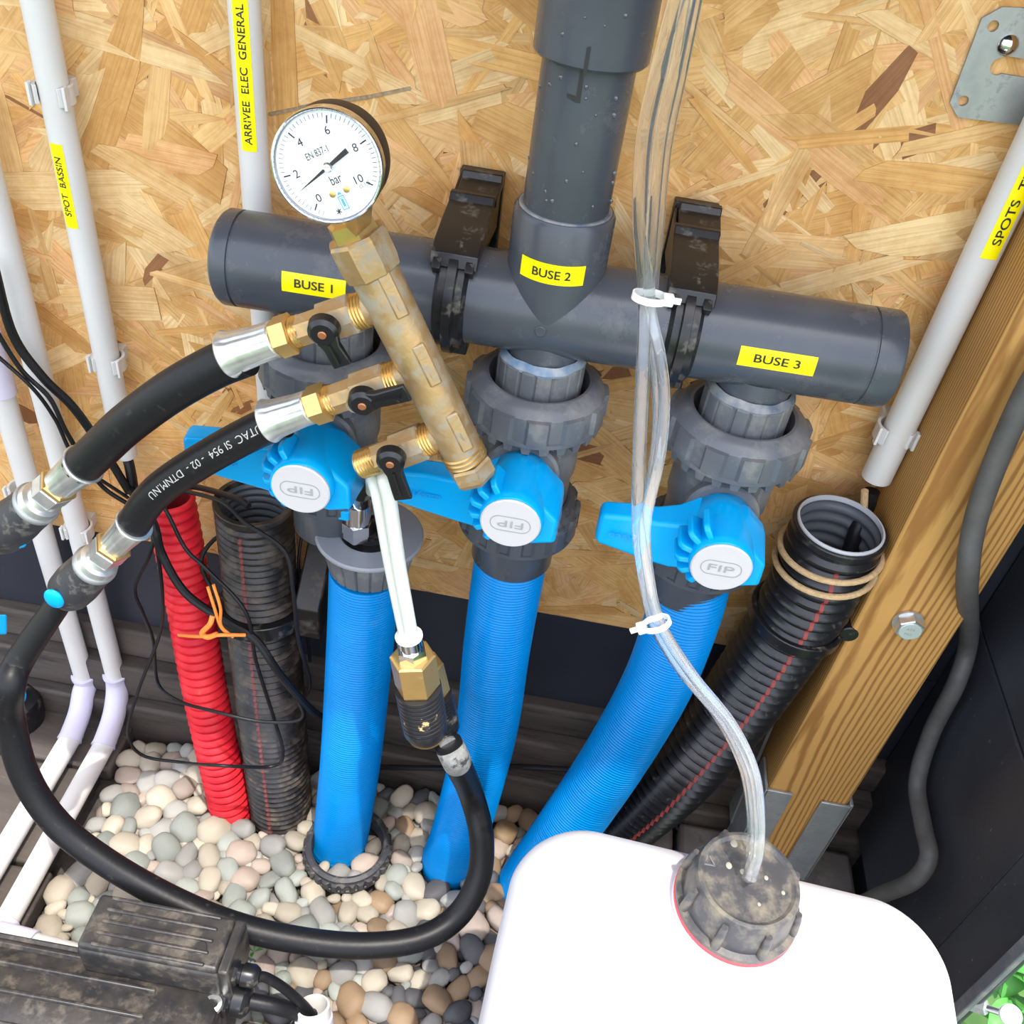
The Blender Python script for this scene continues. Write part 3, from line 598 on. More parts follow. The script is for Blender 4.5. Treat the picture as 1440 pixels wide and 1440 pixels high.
def ball_valve(i, X, zdisc, Yd, lever_dir, lever_len, label, lowz, lowr, txt, flip, dx=0, drop=0):
    t = thing('ball_valve', label, 'valve', (X, YM, .5), 'grey ball valves with blue handles')
    top = V((X, YM, .664))
    mk('end_connector', lathe(V((X, YM, .640)), V((X, YM, .685)), [(0, .0335), (.041, .0335), (.043, .0325), (.045, .030)], 160, mod=ribmod(16, .045, .85)), m_pvc2, t, ang=20)
    mk('glue_ring', lathe(V((X, YM, .681)), V((X, YM, .688)), [(0, .0328), (.002, .0335), (.005, .0315), (.007, .0295)], 48, cap=False, mod=lambda th, k: 1+.02*sin(5*th)+.015*sin(11*th+k)), [m_paste2, m_paste, m_paste2][i], t)
    union_nut('union_nut', top, t)
    mk('valve_body', lathe(V((X, YM, .545)), V((X, YM, .637)), [(0, .036), (.004, .0385), (.030, .0385), (.036, .0405), (.060, .0405), (.070, .0405), (.076, .044), (.092, .044)], 64), m_pvc2, t)
    # moulded lettering on the right of the body
    fnv = wrapfn(V((X, YM, 0)), V((0, 0, 1)), V((.55, -.83, 0)).normalized(), .604, .0409)
    for dv, s in ((-.004, 'PN16 DN50'), (.003, 'PVC-U EPDM')):
        text_on('moulded_lettering', s, lambda u, v, dv=dv: fnv(u-.004, v+dv), h=.0035, wd=.030, mat=m_groove, parent=t)
    mk('lower_body', lathe(V((X, YM, lowz)), V((X, YM, .548)), [(0, lowr-.002), (.003, lowr), (.548-lowz-.003, lowr), (.548-lowz, lowr-.003)], 64), m_pvc, t)
    union_nut('lower_union_nut', V((X, YM, .548)), t, R=.050 if i else .043, ri=.0375, H=.034, teeth=0, mat=m_pvc, pads=16)
    # boss towards the front
    C = V((X+dx, 0, zdisc))
    def at(y): return V((X+dx*(y-YM)/(Yd-YM), y, zdisc+drop*(1-(y-YM)/(Yd-YM))))
    mk('stem_boss', lathe(at(YM-.02), at(-.142), [(0, .026), (.018, .026), (.018, .029), (.024, .029), (.0265, .027)], 48), m_pvc2, t)
    h = thing  # handle group is a mesh with parts
    A0, A1 = at(-.140), at(Yd)
    L = (A1-A0).length
    hub = lathe(A0, A1, [(0, .0200), (.002, .0225), (L*.30, .0232), (L*.6, .0236), (L*.86, .0238), (L-.001, .0234), (L, .0226)], 56)
    # lug on the right
    s = -lever_dir
    def fp(x, y, z): return V((C.x+x, y, C.z+z))
    y0, y1, y2 = -.146, -.158, Yd+.010
    lug = loft([[fp(s*.002, y0, .021), fp(s*.018, y0, .019), fp(s*.034, y0, .003), fp(s*.036, y0, -.024), fp(s*.020, y0, -.031), fp(s*.0, y0, -.028)],
                [fp(s*.002, y1, .022), fp(s*.018, y1, .0195), fp(s*.035, y1, .003), fp(s*.0365, y1, -.025), fp(s*.020, y1, -.032), fp(s*.0, y1, -.028)],
                [fp(s*.002, y2, .0215), fp(s*.015, y2, .0165), fp(s*.0335, y2, -.001), fp(s*.0345, y2, -.022), fp(s*.017, y2, -.027), fp(s*.0, y2, -.0225)]])
    d = lever_dir; Lh = lever_len; ya, yb = -.138, -.160
    sec = lambda x, zt, zb, yf, yk: [fp(d*x, yk, zt), fp(d*x, yf, zt-.002), fp(d*x, yf-.001, (zt+zb)/2), fp(d*x, yf, zb+.002), fp(d*x, yk, zb)]
    lev = loft([sec(.000, .020, -.030, yb-.012, ya), sec(.018, .013, -.038, yb-.010, ya), sec(.030, .003, -.046, yb-.003, ya), sec(.046, -.003, -.048, yb+.002, ya), sec(Lh*.72, -.004, -.045, yb+.004, ya), sec(Lh-.004, -.007, -.041, yb+.005, ya), sec(Lh, -.010, -.038, yb+.007, ya)])
    H = mk('handle', join(hub), m_handle, t, ang=50)
    mk('lever_arm', lev, m_handle, H, bevel=.003, seg=3, ang=40)
    mk('handle_lug', lug, m_handle, H, bevel=.003, seg=3, ang=40)
    for k in range(6):
        th = radians(122+k*23) if d < 0 else radians(58-k*23)
        X_ = V((cos(th), 0, sin(th))); Z_ = V((-sin(th), 0, cos(th)))
        cc = fp(0, 0, 0); yk = Yd+.004
        r0, r1 = .019, .0335
        q = [cc+X_*r0+V((0, yk, 0))-V((0, 0, 0)), cc+X_*(r1-.003)+V((0, yk+.002, 0)), cc+X_*r1+V((0, yk+.006, 0)), cc+X_*r1+V((0, -.172, 0)), cc+X_*r0+V((0, -.165, 0))]
        mk('grip_rib', prism([p-Z_*.0024 for p in q], Z_*.0048), m_handle, H, bevel=.0012, seg=2)
    dc = A1
    mk('cap_disc', lathe(dc+V((0, .002, 0)), dc+V((0, -.002, 0)), [(0, .0215), (.003, .0222), (.004, .0212)], 56), m_disc, H)
    # oval emblem with lettering
    yy = dc.y-.0023
    def oval(w, hh, th_):
        v, f = [], []; n = 40
        for k in range(n):
            a = 2*pi*k/n; x = hh*cos(a)+(w-hh)*(1 if cos(a) > 0 else -1); z = hh*sin(a)
            ln = math.hypot(hh*cos(a), hh*sin(a)); nx, nz = cos(a), sin(a)
            v.append(V((dc.x+x, yy, dc.z+z))); v.append(V((dc.x+x-nx*th_, yy, dc.z+z-nz*th_)))
        for k in range(n): j = (k+1) % n; f.append((2*k, 2*j, 2*j+1, 2*k+1))
        return v, f
    mk('emblem_outline', oval(.0150, .0070, .0006), m_groove, H, smooth=False)
    text_on('emblem_lettering', 'FIP', flatfn(V((dc.x, yy-.0001, dc.z)), V((flip, 0, 0)), V((0, 0, flip))), h=.0062, wd=.019, mat=m_groove, parent=H)
    if txt:
        lp = fp(d*Lh*.73, yb+.0012, -.024)
        text_on('moulded_lettering', 'easyfit', lambda u, v: lp+V((flip*u, -d*0, flip*v)), h=.0085, wd=.030, mat=m_emb, parent=H, bold=.01)
    return t
def loft(secs):
    v, f = [], []; n = len(secs[0])
    for s in secs: v += s
    for k in range(len(secs)-1):
        for i in range(n): j = (i+1) % n; f.append((k*n+i, k*n+j, (k+1)*n+j, (k+1)*n+i))
    f.append(tuple(range(n))[::-1]); f.append(tuple((len(secs)-1)*n+i for i in range(n)))
    return v, f
zd = [P(423, 687, -.20).z, P(718, 735, -.20).z, P(1014, 797, -.20).z]; xd = [P(423, 687, -.20).x, P(718, 735, -.20).x, P(1014, 797, -.20).x]
ball_valve(0, XV[0], zd[0], -.20, -1, .110, 'grey ball valve with blue handle under the BUSE 1 label, behind the brass valves', .47, .034, True, -1, xd[0]-XV[0])
ball_valve(1, XV[1], zd[1], -.20, -1, .100, 'grey ball valve with blue handle in the middle, under the BUSE 2 label', .47, .036, True, -1, xd[1]-XV[1])
ball_valve(2, XV[2], zd[2], -.20, -1, .090, 'grey ball valve with blue handle on the right, under the BUSE 3 label', .47, .036, True, 1, xd[2]-XV[2])

# ================================================================ BLUE HOSES
def ribbed(path, r, period=.0034, amp=.0004, n=48, step=.00085):
    pts, L = resample(path, step); return tube(pts, lambda s, T: r+amp*cos(2*pi*s/period), n)
def blue_hose(pts, r, label):
    path = smoothpath(pts, 14); t = mk('blue_hose', ribbed(path, r), m_bhose, label=label, cat='hose', group='blue hoses'); return path
b1b = G(480, 1178, 0)
blue_hose([P(514, 800, -.112), P(507, 900, -.113), P(494, 1060, -.128), G(480, 1170, .01), G(477, 1190, -.02)], .0325, 'blue ribbed hose on the left, under the grey flange, ending in the black ring')
blue_hose([V((XV[1], YM, .50)), P(700, 900, -.100), P(683, 1030, -.112), P(650, 1160, -.13), G(633, 1205, 0), G(630, 1215, -.02)], .0325, 'blue ribbed hose hanging from the middle ball valve')
blue_hose([V((XV[2], YM, .50)), P(965, 850, -.10), P(925, 960, -.105), P(862, 1070, -.12), P(790, 1175, -.14), G(745, 1235, 0), G(735, 1250, -.02)], .0335, 'blue ribbed hose curving left below the right ball valve')

# grey flange adaptor on the left hose
fc = P(520, 748, -.112)
fl = thing('flange_adaptor', 'grey flanged adaptor capping the left blue hose, under the lowest brass valve', 'pipe fitting', fc-V((0, 0, .04)))
mk('flange_disc', ringtube(fc+V((0, 0, -.005)), fc+V((0, 0, 0)), .0475, .0250, 64, c=.0015), m_flange, fl)
mk('collar', lathe(fc+V((0, 0, -.040)), fc+V((0, 0, -.0045)), [(0, .034), (.001, .0365), (.022, .0405), (.030, .0425), (.0355, .0445)], 160, mod=ribmod(20, .045, .85)), m_pvc2, fl, ang=20)
mk('plug', lathe(fc+V((0, 0, -.006)), fc+V((0, 0, .004)), [(0, .0252), (.004, .0248), (.005, .017), (.010, .0165)], 40), m_blk, fl)
qc = thing('push_fitting', 'chrome push-fit elbow with a blue clip standing in the grey flange', 'pipe fitting', fc+V((-.003, 0, .004)))
q0 = fc+V((-.008, -.012, .004))
mk('hex_base', lathe(q0, q0+V((0, 0, .018)), [(0, .0125), (.006, .0125), (.007, .0135), (.018, .0135)], 6), m_chrome, qc, smooth=False)
mk('sleeve', cyl(q0+V((0, 0, .018)), q0+V((0, 0, .040)), .0115, c=.001), m_chrome, qc)
mk('blue_clip', box(q0+V((-.009, -.006, .031)), .009, .012, .010), m_handle, qc, bevel=.001)
mk('port', cyl(q0+V((.002, .000, .036)), q0+V((.006, -.012, .060)), .0080), m_chrome, qc)

# loose ring nut round the foot of the left hose
rc = G(489, 1185, .022)
union_nut('loose_ring', rc, None, R=.0500, ri=.0405, H=.022, teeth=0, mat=m_rub2, pads=30)
lr = bpy.data.objects['loose_ring']; lr['label'] = 'black ribbed ring nut lying on the gravel round the foot of the left blue hose'; lr['category'] = 'ring nut'

# ================================================================ BRASS MANIFOLD
YB = -.20
T0, T1 = P(521, 372, YB), P(657, 648, YB); ba = (T1-T0).normalized(); BL = (T1-T0).length
bm_ = thing('brass_manifold', 'weathered brass manifold body slanting down from the pressure gauge, with three outlets', 'pipe fitting', (T0+T1)/2)
TN = P(508, 340, YB)
mk('body', lathe(T0-ba*.006, T1, [(0, .0150), (.006, .0152), (BL*.5, .0148), (BL-.010, .0146), (BL-.004, .0140), (BL+.004, .0140)], 48, mod=lambda th, k: 1+.012*sin(3*th+k)), m_brass, bm_)
mk('top_nut', lathe(T0-ba*.020, T0+ba*.006, [(0, .0178), (.002, .0192), (.018, .0192), (.024, .0180), (.026, .0155)], 8), m_brass, bm_, ang=20)
for i in range(3):
    mk('thread', lathe(T1-ba*(.010-.0035*i), T1-ba*(.0082-.0035*i), [(0, .0142), (.0009, .0154), (.0018, .0142)], 40), m_brass2, bm_)
mk('end_plug', lathe(T1+ba*.000, T1+ba*.016, [(0, .0150), (.002, .0162), (.012, .0162), (.016, .0135)], 6), m_brass, bm_, ang=20)
# cast ribs
camdir = (CAM-(T0+T1)/2).normalized()
bn = (camdir-ba*camdir.dot(ba)).normalized(); bs = bn.cross(ba)
for s in (.12, .45, .80):
    p = T0+ba*(BL*s)+bn*.0148+bs*.004
    mk('cast_pad', box(p-bn*.0004, .0085, .0028, .030, (bs, bn, ba)), m_brass, bm_, bevel=.0012, seg=2)
VA = [((557, 421), (389, 476)), ((603, 516), (437, 572)), ((646, 601), (500, 656))]
def valve_axis(i):
    a, b = VA[i]; A = P(*a, YB); B = P(*b, YB-.004); return A, B, (B-A).normalized(), (B-A).length
ends = []
names = ['upper brass valve with black lever pointing down, feeding the upper black hose', 'middle brass valve with black lever turned along the pipe, feeding the second black hose', 'lowest brass valve with open threaded end and black lever pointing down over white tubes']
for i in range(3):
    A, B, d, L = valve_axis(i)
    mk('outlet', lathe(A-d*.004, A+d*(L*.26), [(0, .0135), (L*.10, .0130), (L*.18, .0105), (L*.26+.004, .0105)], 36), m_brass, bm_)
    t = thing('brass_valve', names[i], 'valve', A+d*(L*.4), 'brass valves')
    a0 = L*.235
    for k in range(4): mk('thread', lathe(A+d*(a0+.0022*k), A+d*(a0+.0022*k+.002), [(0, .0108), (.001, .0118), (.002, .0108)], 36), m_brass2, t)
    hint = bn
    mk('valve_body', lathe(A+d*(L*.32), A+d*(L*.79), [(0, .0118), (.0012, .0134), (L*.27, .0134), (L*.285, .0108), (L*.47, .0106)], 8, hint=hint), m_brass, t, smooth=True, ang=12)
    for k in range(7 if i == 2 else 5): mk('thread', lathe(A+d*(L*.77+.0022*k), A+d*(L*.77+.0022*k+.0020), [(0, .0096), (.0011, .0106), (.0022, .0096)], 36), m_brass2, t)
    if i == 2:
        mk('spout', ringtube(A+d*(L*.76), A+d*(L*.77+.0022*7+.001), .0097, .0075), m_brass2, t)
    else:
        mk('union_hex', lathe(A+d*(L*.845), A+d*(L*1.005), [(0, .0115), (.001, .0136), (L*.16-.002, .0136), (L*.16, .0118)], 6, hint=hint), m_brass2, t, smooth=False)
    ends.append((B, d))
    # lever
    g = V((.05, -1, -.12)).normalized(); g = (g-d*g.dot(d)).normalized()     # stem sticks out below and in front
    c = A+d*(L*.58)+g*.010-bs*0
    view = (CAM-c).normalized()
    mk('stem_collar', cyl(c-g*.003, c+g*.006, .0062, 24), m_brass, t)
    lev = [P(480, 524, YB-.032), P(572, 560, YB-.032), P(566, 712, YB-.032)][i]
    hc_ = [P(454, 468, YB-.026), P(510, 568, YB-.026), P(549, 650, YB-.026)][i]; c = hc_-g*.012; hub = c+g*.008
    mk('lever_hub', lathe(c+g*.004, c+g*.0145, [(0, .0086), (.002, .0102), (.008, .0096), (.0105, .0072)], 24), m_blkc, t)
    if i == 1:
        hubc = P(522, 577, YB-.018)
    s = lev-hub; s = s-g*s.dot(g)*.6; sl = s.length; s = s.normalized(); w = g.cross(s).normalized()
    sec = lambda q, hw, h0, h1: [hub+s*q-w*hw+g*h0, hub+s*q+w*hw+g*h0, hub+s*q+w*hw+g*h1, hub+s*q-w*hw+g*h1]
    lv = mk('lever', loft([sec(-.004, .0072, -.002, .004), sec(.006, .0072, -.002, .0045), sec(.011, .0056, -.001, .0045), sec(sl*.8, .0062, -.001, .0035), sec(sl, .0064, -.001, .0025)]), m_blkc, t, bevel=.001)
    mk('lever_ridge', loft([[hub+s*q+w*a+g*h for a, h in ((-.0010, .002), (.0010, .002), (.0008, .0062), (-.0008, .0062))] for q in (.008, sl*.85)]), m_blkc, t)
    mk('lever_screw', cyl(hub+g*.0055, hub+g*.0075, .0028, 12, c=.0005), M('copper_screw', (.45, .18, .08), .45, metal=.7), t)

# ================================================================ PRESSURE GAUGE
gc = P(461.5, 233, -.242)
vd = (gc-CAM).normalized()
cr = (rt-vd*rt.dot(vd)).normalized(); cu_ = cr.cross(vd)
gb = (vd+cr*.24+cu_*.22).normalized()           # towards the back of the case
rot = radians(22)
u0 = (cu_-gb*cu_.dot(gb)).normalized(); r0 = gb.cross(u0); 
if r0.dot(cr) < 0: r0 = -r0
GU = u0*cos(rot)-r0*sin(rot); GR = r0*cos(rot)+u0*sin(rot); GN = -gb
RG = rpx(gc, 159)
ga = thing('pressure_gauge', 'round white pressure gauge reading in bar with a brown-black case', 'gauge', gc)
mk('case', lathe(gc, gc+gb*.030, [(0, RG*.98), (.002, RG*.995), (.022, RG*.985), (.028, RG*.94), (.030, RG*.85)], 72), m_case, ga)
mk('bezel', lathe(gc+GN*-.004, gc+GN*.006, [(0, RG*.99), (0, RG*1.0), (.006, RG*1.0), (.008, RG*.985), (.0085, RG*.965), (.0075, RG*.945), (0, RG*.94)], 72, cap=False, closed=True), m_chrome, ga)
mk('dial', cyl(gc+GN*-.001, gc+GN*.0002, RG*.945, 72), m_dgl, ga)
dial = bpy.data.objects['dial']
mk('inner_ring', ringtube(gc+GN*.0002, gc+GN*.0022, RG*.948, RG*.925, 72, c=.0003), M('inner_ring_grey', (.30, .31, .33), .3, metal=.6), ga)  # plain grey metal ring inside the bezel
def dp(a, r, h=.0005): return gc+GN*h+(GU*cos(a)+GR*sin(a))*r*RG
def tick(a, r0, r1, w, parent, mat, h=.0005):
    s = (-GU*sin(a)+GR*cos(a))*w/2; p, q = dp(a, r0, h), dp(a, r1, h); return [p-s, q-s, q+s, p+s]
def ang(v): return radians(27+(v-6)*27)
def tickset(name, lst, mat):
    v, f = [], []
    for a, r0, r1, w in lst: b = len(v); v += tick(a, r0, r1, w, None, None); f.append((b, b+1, b+2, b+3))
    return mk(name, (v, f, 1), mat, dial, smooth=False)
m_tick = M('grey_print', (.16, .17, .18), .6)
tickset('minor_ticks', [(ang(k*.2), .80, .875, .00032) for k in range(-2, 51) if k % 10], m_tick)
tickset('major_ticks', [(ang(k*2), .71, .84, .0007) for k in range(0, 6)], m_ink)
for v_ in (0, 2, 4, 6, 8, 10):
    a = ang(v_); p = dp(a, .60 if v_ != 10 else .57)
    text_on('number', str(v_), flatfn(p, GR, GU), h=.0042, mat=m_ink, parent=dial)
text_on('dial_lettering', 'EN 837-1', flatfn(dp(0, .27)-GR*RG*.08, GR, GU), h=.0036, wd=.0125, mat=m_ink, parent=dial)
text_on('dial_lettering', 'bar', flatfn(dp(pi, .25)+GR*RG*.02, GR, GU), h=.0048, wd=.0062, mat=m_ink, parent=dial)
text_on('dial_lettering', 'cl.1,6', flatfn(dp(radians(139), .70), GR, GU), h=.0028, wd=.0062, mat=m_tick, parent=dial)
def demb():
    v, f = [], []
    def q4(x0, x1, y0, y1, x2=None, x3=None):
        b = len(v)
        for x, y in ((x0, y0), (x1, y0), (x1 if x3 is None else x3, y1), (x0 if x2 is None else x2, y1)): v.append(gc+GN*.0006+GR*(x-.0012)+GU*y)
        f.append((b, b+1, b+2, b+3))
    q4(-.0018, .0018, -.0162, -.0157); q4(-.0018, .0018, -.0232, -.0227); q4(-.0018, -.0014, -.0232, -.0157); q4(.0014, .0018, -.0232, -.0157)
    q4(-.0006, .0006, -.0215, -.0175); q4(-.0014, .0014, -.0150, -.0150+.0014, -.0002, .0002)
    q4(-.0012, .0012, -.0172, -.0169)
    return v, f, 1
mk('dial_emblem', demb(), m_blueink, dial, smooth=False)
v_, f_ = [], []
for a_ in (.6, -.6, 1.5):
    p_ = dp(radians(-166), .80); d_ = GR*cos(a_)+GU*sin(a_); n_ = (GR*-sin(a_)+GU*cos(a_))*.00025; b_ = len(v_); v_ += [p_-d_*.0016-n_, p_+d_*.0016-n_, p_+d_*.0016+n_, p_-d_*.0016+n_]; f_.append((b_, b_+1, b_+2, b_+3))
mk('zero_mark', (v_, f_, 1), m_ink, dial, smooth=False)
def dz(px, py):  # point on the dial plane under an image position
    d = ray(px, py); return CAM+d*((gc+GN*.0006-CAM).dot(gb)/d.dot(gb))
for q in ((468, 273), (487.5, 266)):
    c = dz(*q); mk('dial_rivet', lathe(c, c+GN*.0008, [(0, .0017), (.0006, .0017), (.0008, .0012)], 20), m_brass2, dial)
hv = dz(462, 234); tipv = dz(419.5, 271)
nd = (tipv-hv).normalized(); nw = nd.cross(GN).normalized(); NL = (tipv-hv).length
mk('needle', prism([hv+GN*.0016+nd*a+nw*b for a, b in ((NL, 0), (NL*.05, .0009), (-NL*.05, .0009), (-NL*.62, .0014), (-NL*.62, -.0014), (-NL*.05, -.0009), (NL*.05, -.0009))], GN*.0004), m_ink, ga, smooth=False)
mk('needle_hub', lathe(hv+GN*.0005, hv+GN*.0036, [(0, .0026), (.0022, .0026), (.0031, .0018)], 24), m_chrome, ga)
mk('glass', cyl(gc+GN*.0042, gc+GN*.0050, RG*.94, 48), m_glass, ga)
st0 = gc+gb*.016-GU*(RG*.86); st1 = T0-ba*.020
mk('stem', lathe(st0, st1, [(0, .0085), ((st1-st0).length*.6, .0085), ((st1-st0).length*.62, .0055), ((st1-st0).length, .0055)], 4), m_brass2, ga, smooth=False)
mk('stem_nut', lathe(st1-ba*.010, st1+ba*.004, [(0, .0115), (.001, .0145), (.012, .0150), (.014, .0135)], 6), m_brass2, ga, smooth=False)

# ================================================================ RUBBER HOSES
RH = .0142
def ferrule(parent, A, d, L, r=.0142, flip=False):
    """crimped zinc sleeve starting at A and running along d"""
    prof = [(0, r*.80), (.001, r*.86), (L*.25, r*.86), (L*.8, r*.98), (L*.93, r*1.08), (L*.97, r*1.13), (L, r*1.08), (L, r*.9)]
    return mk('ferrule', lathe(A, A+d*L, prof, 72, mod=lambda th, k: 1.0-(.055 if (k in (2, 3) and ((th*10/(2*pi)) % 1) < .3) else 0)), m_zinc, parent, ang=30)
def quick(parent, A, d, L, k=1.28):
    """nut stack and quick coupling body"""
    def la(nm, a, b, prof, n, mat, sm=True): return mk(nm, lathe(A+d*(a*k), A+d*(b*k), [(q*k, r) for q, r in prof], n), mat, parent, smooth=sm)
    la('brass_washer', 0, .004, [(0, .0135), (.0008, .0152), (.0032, .0152), (.004, .0140)], 6, m_brass2, False)
    la('hex_nut', .004, .017, [(0, .0135), (.001, .0148), (.010, .0148), (.013, .0128)], 6, m_zinc, False)
    la('collar', .017, .027, [(0, .0115), (.003, .0125), (.004, .0158), (.010, .0168)], 36, m_zinc)
    la('sleeve_ring', .026, .030, [(0, .0175), (.001, .0183), (.003, .0183), (.004, .0178)], 40, m_galv)
    la('coupling_body', .029, .029+L, [(0, .0176), (L*.3, .0182), (L*.42, .0190), (L*.60, .0194), (L*.85, .0186), (L*.97, .0160), (L, .0125)], 48, m_rub2)
    return A+d*((.029+L)*k)
def surftext(path, s, u0, R, wd, h, mat, parent, flipn=True):
    pts = [V(p) for p in path]; L = [0]
    for a, b in zip(pts, pts[1:]): L.append(L[-1]+(b-a).length)
    def at(q):
        q = max(0, min(q, L[-1]-1e-5))
        for i in range(len(L)-1):
            if L[i+1] >= q: return pts[i].lerp(pts[i+1], (q-L[i])/(L[i+1]-L[i])), (pts[i+1]-pts[i]).normalized()
    def fn(u, v):
        sg = -1 if flipn else 1
        p, t = at(u0+u*sg); n = (CAM-p); n = (n-t*n.dot(t)).normalized(); b = n.cross(t)
        return p+(n*cos(v*sg/R)+b*sin(v*sg/R))*R
    return text_on('printed_lettering', s, fn, h=h, wd=wd, mat=mat, parent=parent)
# upper hose
h1 = thing('rubber_hose', 'upper black rubber hose running from the upper brass valve to the left edge', 'hose', P(250, 560, YB))
B0, d0 = ends[0]
ferrule(h1, B0, d0, (P(332, 503, YB)-B0).length)
fe = P(334, 502, YB)
hs_ = P(119, 652, -.200); hd = (P(36, 721, -.200)-hs_).normalized()
path = smoothpath([fe-d0*.006, P(300, 517, YB), P(240, 551, YB-.002), P(180, 595, YB-.002), P(140, 632, -.2), hs_+hd*.006], 10)
mk('hose', tube(path, .0146, 32), m_rub, h1)
ferrule(h1, hs_+hd*.036, -hd, .036, .0145)
e_ = quick(h1, hs_+hd*.034, hd, .050)
bp_ = P(24, 762, -.208)
mk('blue_button', sphere(bp_, .0075, s=(1, .5, .8)), m_handle, h1)
# second hose
h2 = thing('rubber_hose', 'black rubber hose with pale UTAC print, ending in a coupling with a blue button', 'hose', P(300, 660, YB))
B0, d0 = ends[1]
ferrule(h2, B0, d0, (P(388, 595, YB)-B0).length, .0138)
fe = P(388, 594, YB)
hs2 = P(190, 736, -.200); hd2 = (P(66, 864, -.200)-hs2).normalized()
path2 = smoothpath([fe-d0*.006, P(360, 606, YB), P(300, 638, YB), P(240, 676, YB), P(210, 703, YB), hs2+hd2*.006], 10)
mk('hose', tube(path2, .0128, 32), m_rub, h2)
surftext(path2, 'UTAC  SI 954  - 02 -  DTNM.NU', .070, .0131, .120, .0058, m_white_ink, h2, flipn=False)
ferrule(h2, hs2+hd2*.036, -hd2, .036, .0135)
e2 = quick(h2, hs2+hd2*.034, hd2, .043)
bb = P(76, 842, -.2190)
mk('blue_button', sphere(bb, .0105, 20, 12, s=(.8, .35, 1.0)), m_handle, h2)
mk('tail_fitting', lathe(e2, e2+hd2*.014, [(0, .009), (.004, .0095), (.006, .0078), (.010, .0085), (.014, .0078)], 24), m_zinc, h2)
# looping hose
h3 = thing('looping_hose', 'long black rubber hose looping over the gravel up to the hanging brass couplings', 'hose', G(330, 1305, .08))
hq = G(330, 1303, .10)
path3 = smoothpath([e2+hd2*.010, P(30, 925, -.225), P(14, 965, -.245), G(14, 1010, .300), G(35, 1090, .235), G(80, 1158, .185), G(150, 1213, .150), G(240, 1264, .120), G(330, 1301, .100), G(420, 1322, .085), G(510, 1330, .075), G(590, 1320, .075), G(643, 1288, .085), G(673, 1235, .115), G(677, 1175, .155), G(662, 1115, .20), P(641, 1068, -.200), P(630, 1045, -.200)], 10)
mk('hose', tube(path3, lambda s, T: .0105+.0025*min(1, s/.10), 32), m_rub, h3)
mk('worn_sleeve', tube([p for p in path3[-12:-3]], .0136, 32), M('scuffed_grey_rubber', (.20, .20, .19), .6, var=(.42, .42, .38), vscale=70, dirt=(.05, .05, .05), dscale=60, dlo=.5, dhi=.6), h3)
# brass couplings at its end
cp = thing('threaded_coupling', 'brass hex coupling with black ribbed sleeve hanging under the white tubes', 'pipe fitting', P(590, 960, YB-.01))
def coupling(t, A, B, r, hexf, blk):
    d = (B-A).normalized(); L = (B-A).length
    mk('brass_hex', lathe(A, A+d*(L*hexf), [(0, r*.92), (.001, r*1.03), (L*hexf-.004, r*1.03), (L*hexf, r*.90)], 6, hint=(CAM-A).normalized()+V((.25, 0, 0))), m_brass2, t, smooth=False)
    n0 = L*(1-hexf); r = r*1.07; prof = [(0, r*.93)]; k = 9; q = n0*.72
    for i in range(k):
        z = q*i/k; prof += [(z+.0002, r*1.0), (z+q/k*.62, r*1.0), (z+q/k*.66, r*.955), (z+q/k*.98, r*.955)]
    prof += [(q, r*.99), (n0*.86, r*.98), (n0*.97, r*.80)]
    mk('black_sleeve', lathe(A+d*(L*hexf), B, prof, 48), blk, t, ang=30)
    mk('end_ring', lathe(B-d*.002, B+d*.001, [(0, r*.86), (.002, r*.80), (.003, r*.74)], 40), m_brass2, t)
m_blkd = M('scratched_black_sleeve', (.02, .02, .022), .3, dirt=(.55, .40, .18), dscale=28, dlo=.60, dhi=.62)
C0, C1 = P(580, 922, YB-.012), P(600, 1033, YB-.012)
coupling(cp, C0, C1, rpx(C0, 64), .38, m_blkd)
cd_ = (C1-C0).normalized()
mk('chrome_hex', lathe(C0-cd_*.010, C0+cd_*.001, [(0, .0125), (.011, .0130)], 6, hint=(CAM-C0).normalized()), m_chrome, cp, smooth=False)
mk('push_collar', lathe(C0-cd_*.022, C0-cd_*.009, [(0, .0090), (.001, .0098), (.012, .0098)], 32), m_chrome, cp)
mk('white_collar', lathe(C0-cd_*.0255, C0-cd_*.021, [(0, .0096), (.001, .0112), (.003, .0112), (.0045, .0096)], 32), m_tie, cp)
cp2 = thing('threaded_coupling', 'second brass coupling with black sleeve, tucked behind the first and joined to the looping hose', 'pipe fitting', P(615, 980, YB+.015))
D0, D1 = P(594, 935, YB+.022), P(620, 1030, YB+.018)
coupling(cp2, D0, D1, rpx(D0, 58), .42, m_blk)
mk('hose_tail', cyl(D1, path3[-3], .0088), m_zinc, cp2)
# white tubes into the coupling
wt1 = smoothpath([P(523, 690, YB+.06), P(524, 674, YB+.015), P(532, 700, YB), P(548, 790, YB-.008), C0-cd_*.022+V((-.0035, 0, 0))], 10)
mk('white_tube', tube(wt1, .0050, 20), m_milky, label='left one of the pair of milky white tubes above the brass coupling', cat='tube', group='pair of milky tubes')
wt2 = smoothpath([P(541, 668, YB+.01)+V((0, .015, -.004)), P(541, 672, YB-.003), P(548, 705, YB-.008), P(562, 800, YB-.013), C0-cd_*.022+V((.0035, -.003, 0))], 10)
mk('white_tube', tube(wt2, .0054, 20), m_milky, label='right one of the pair of milky white tubes, touching the lowest black lever', cat='tube', group='pair of milky tubes')

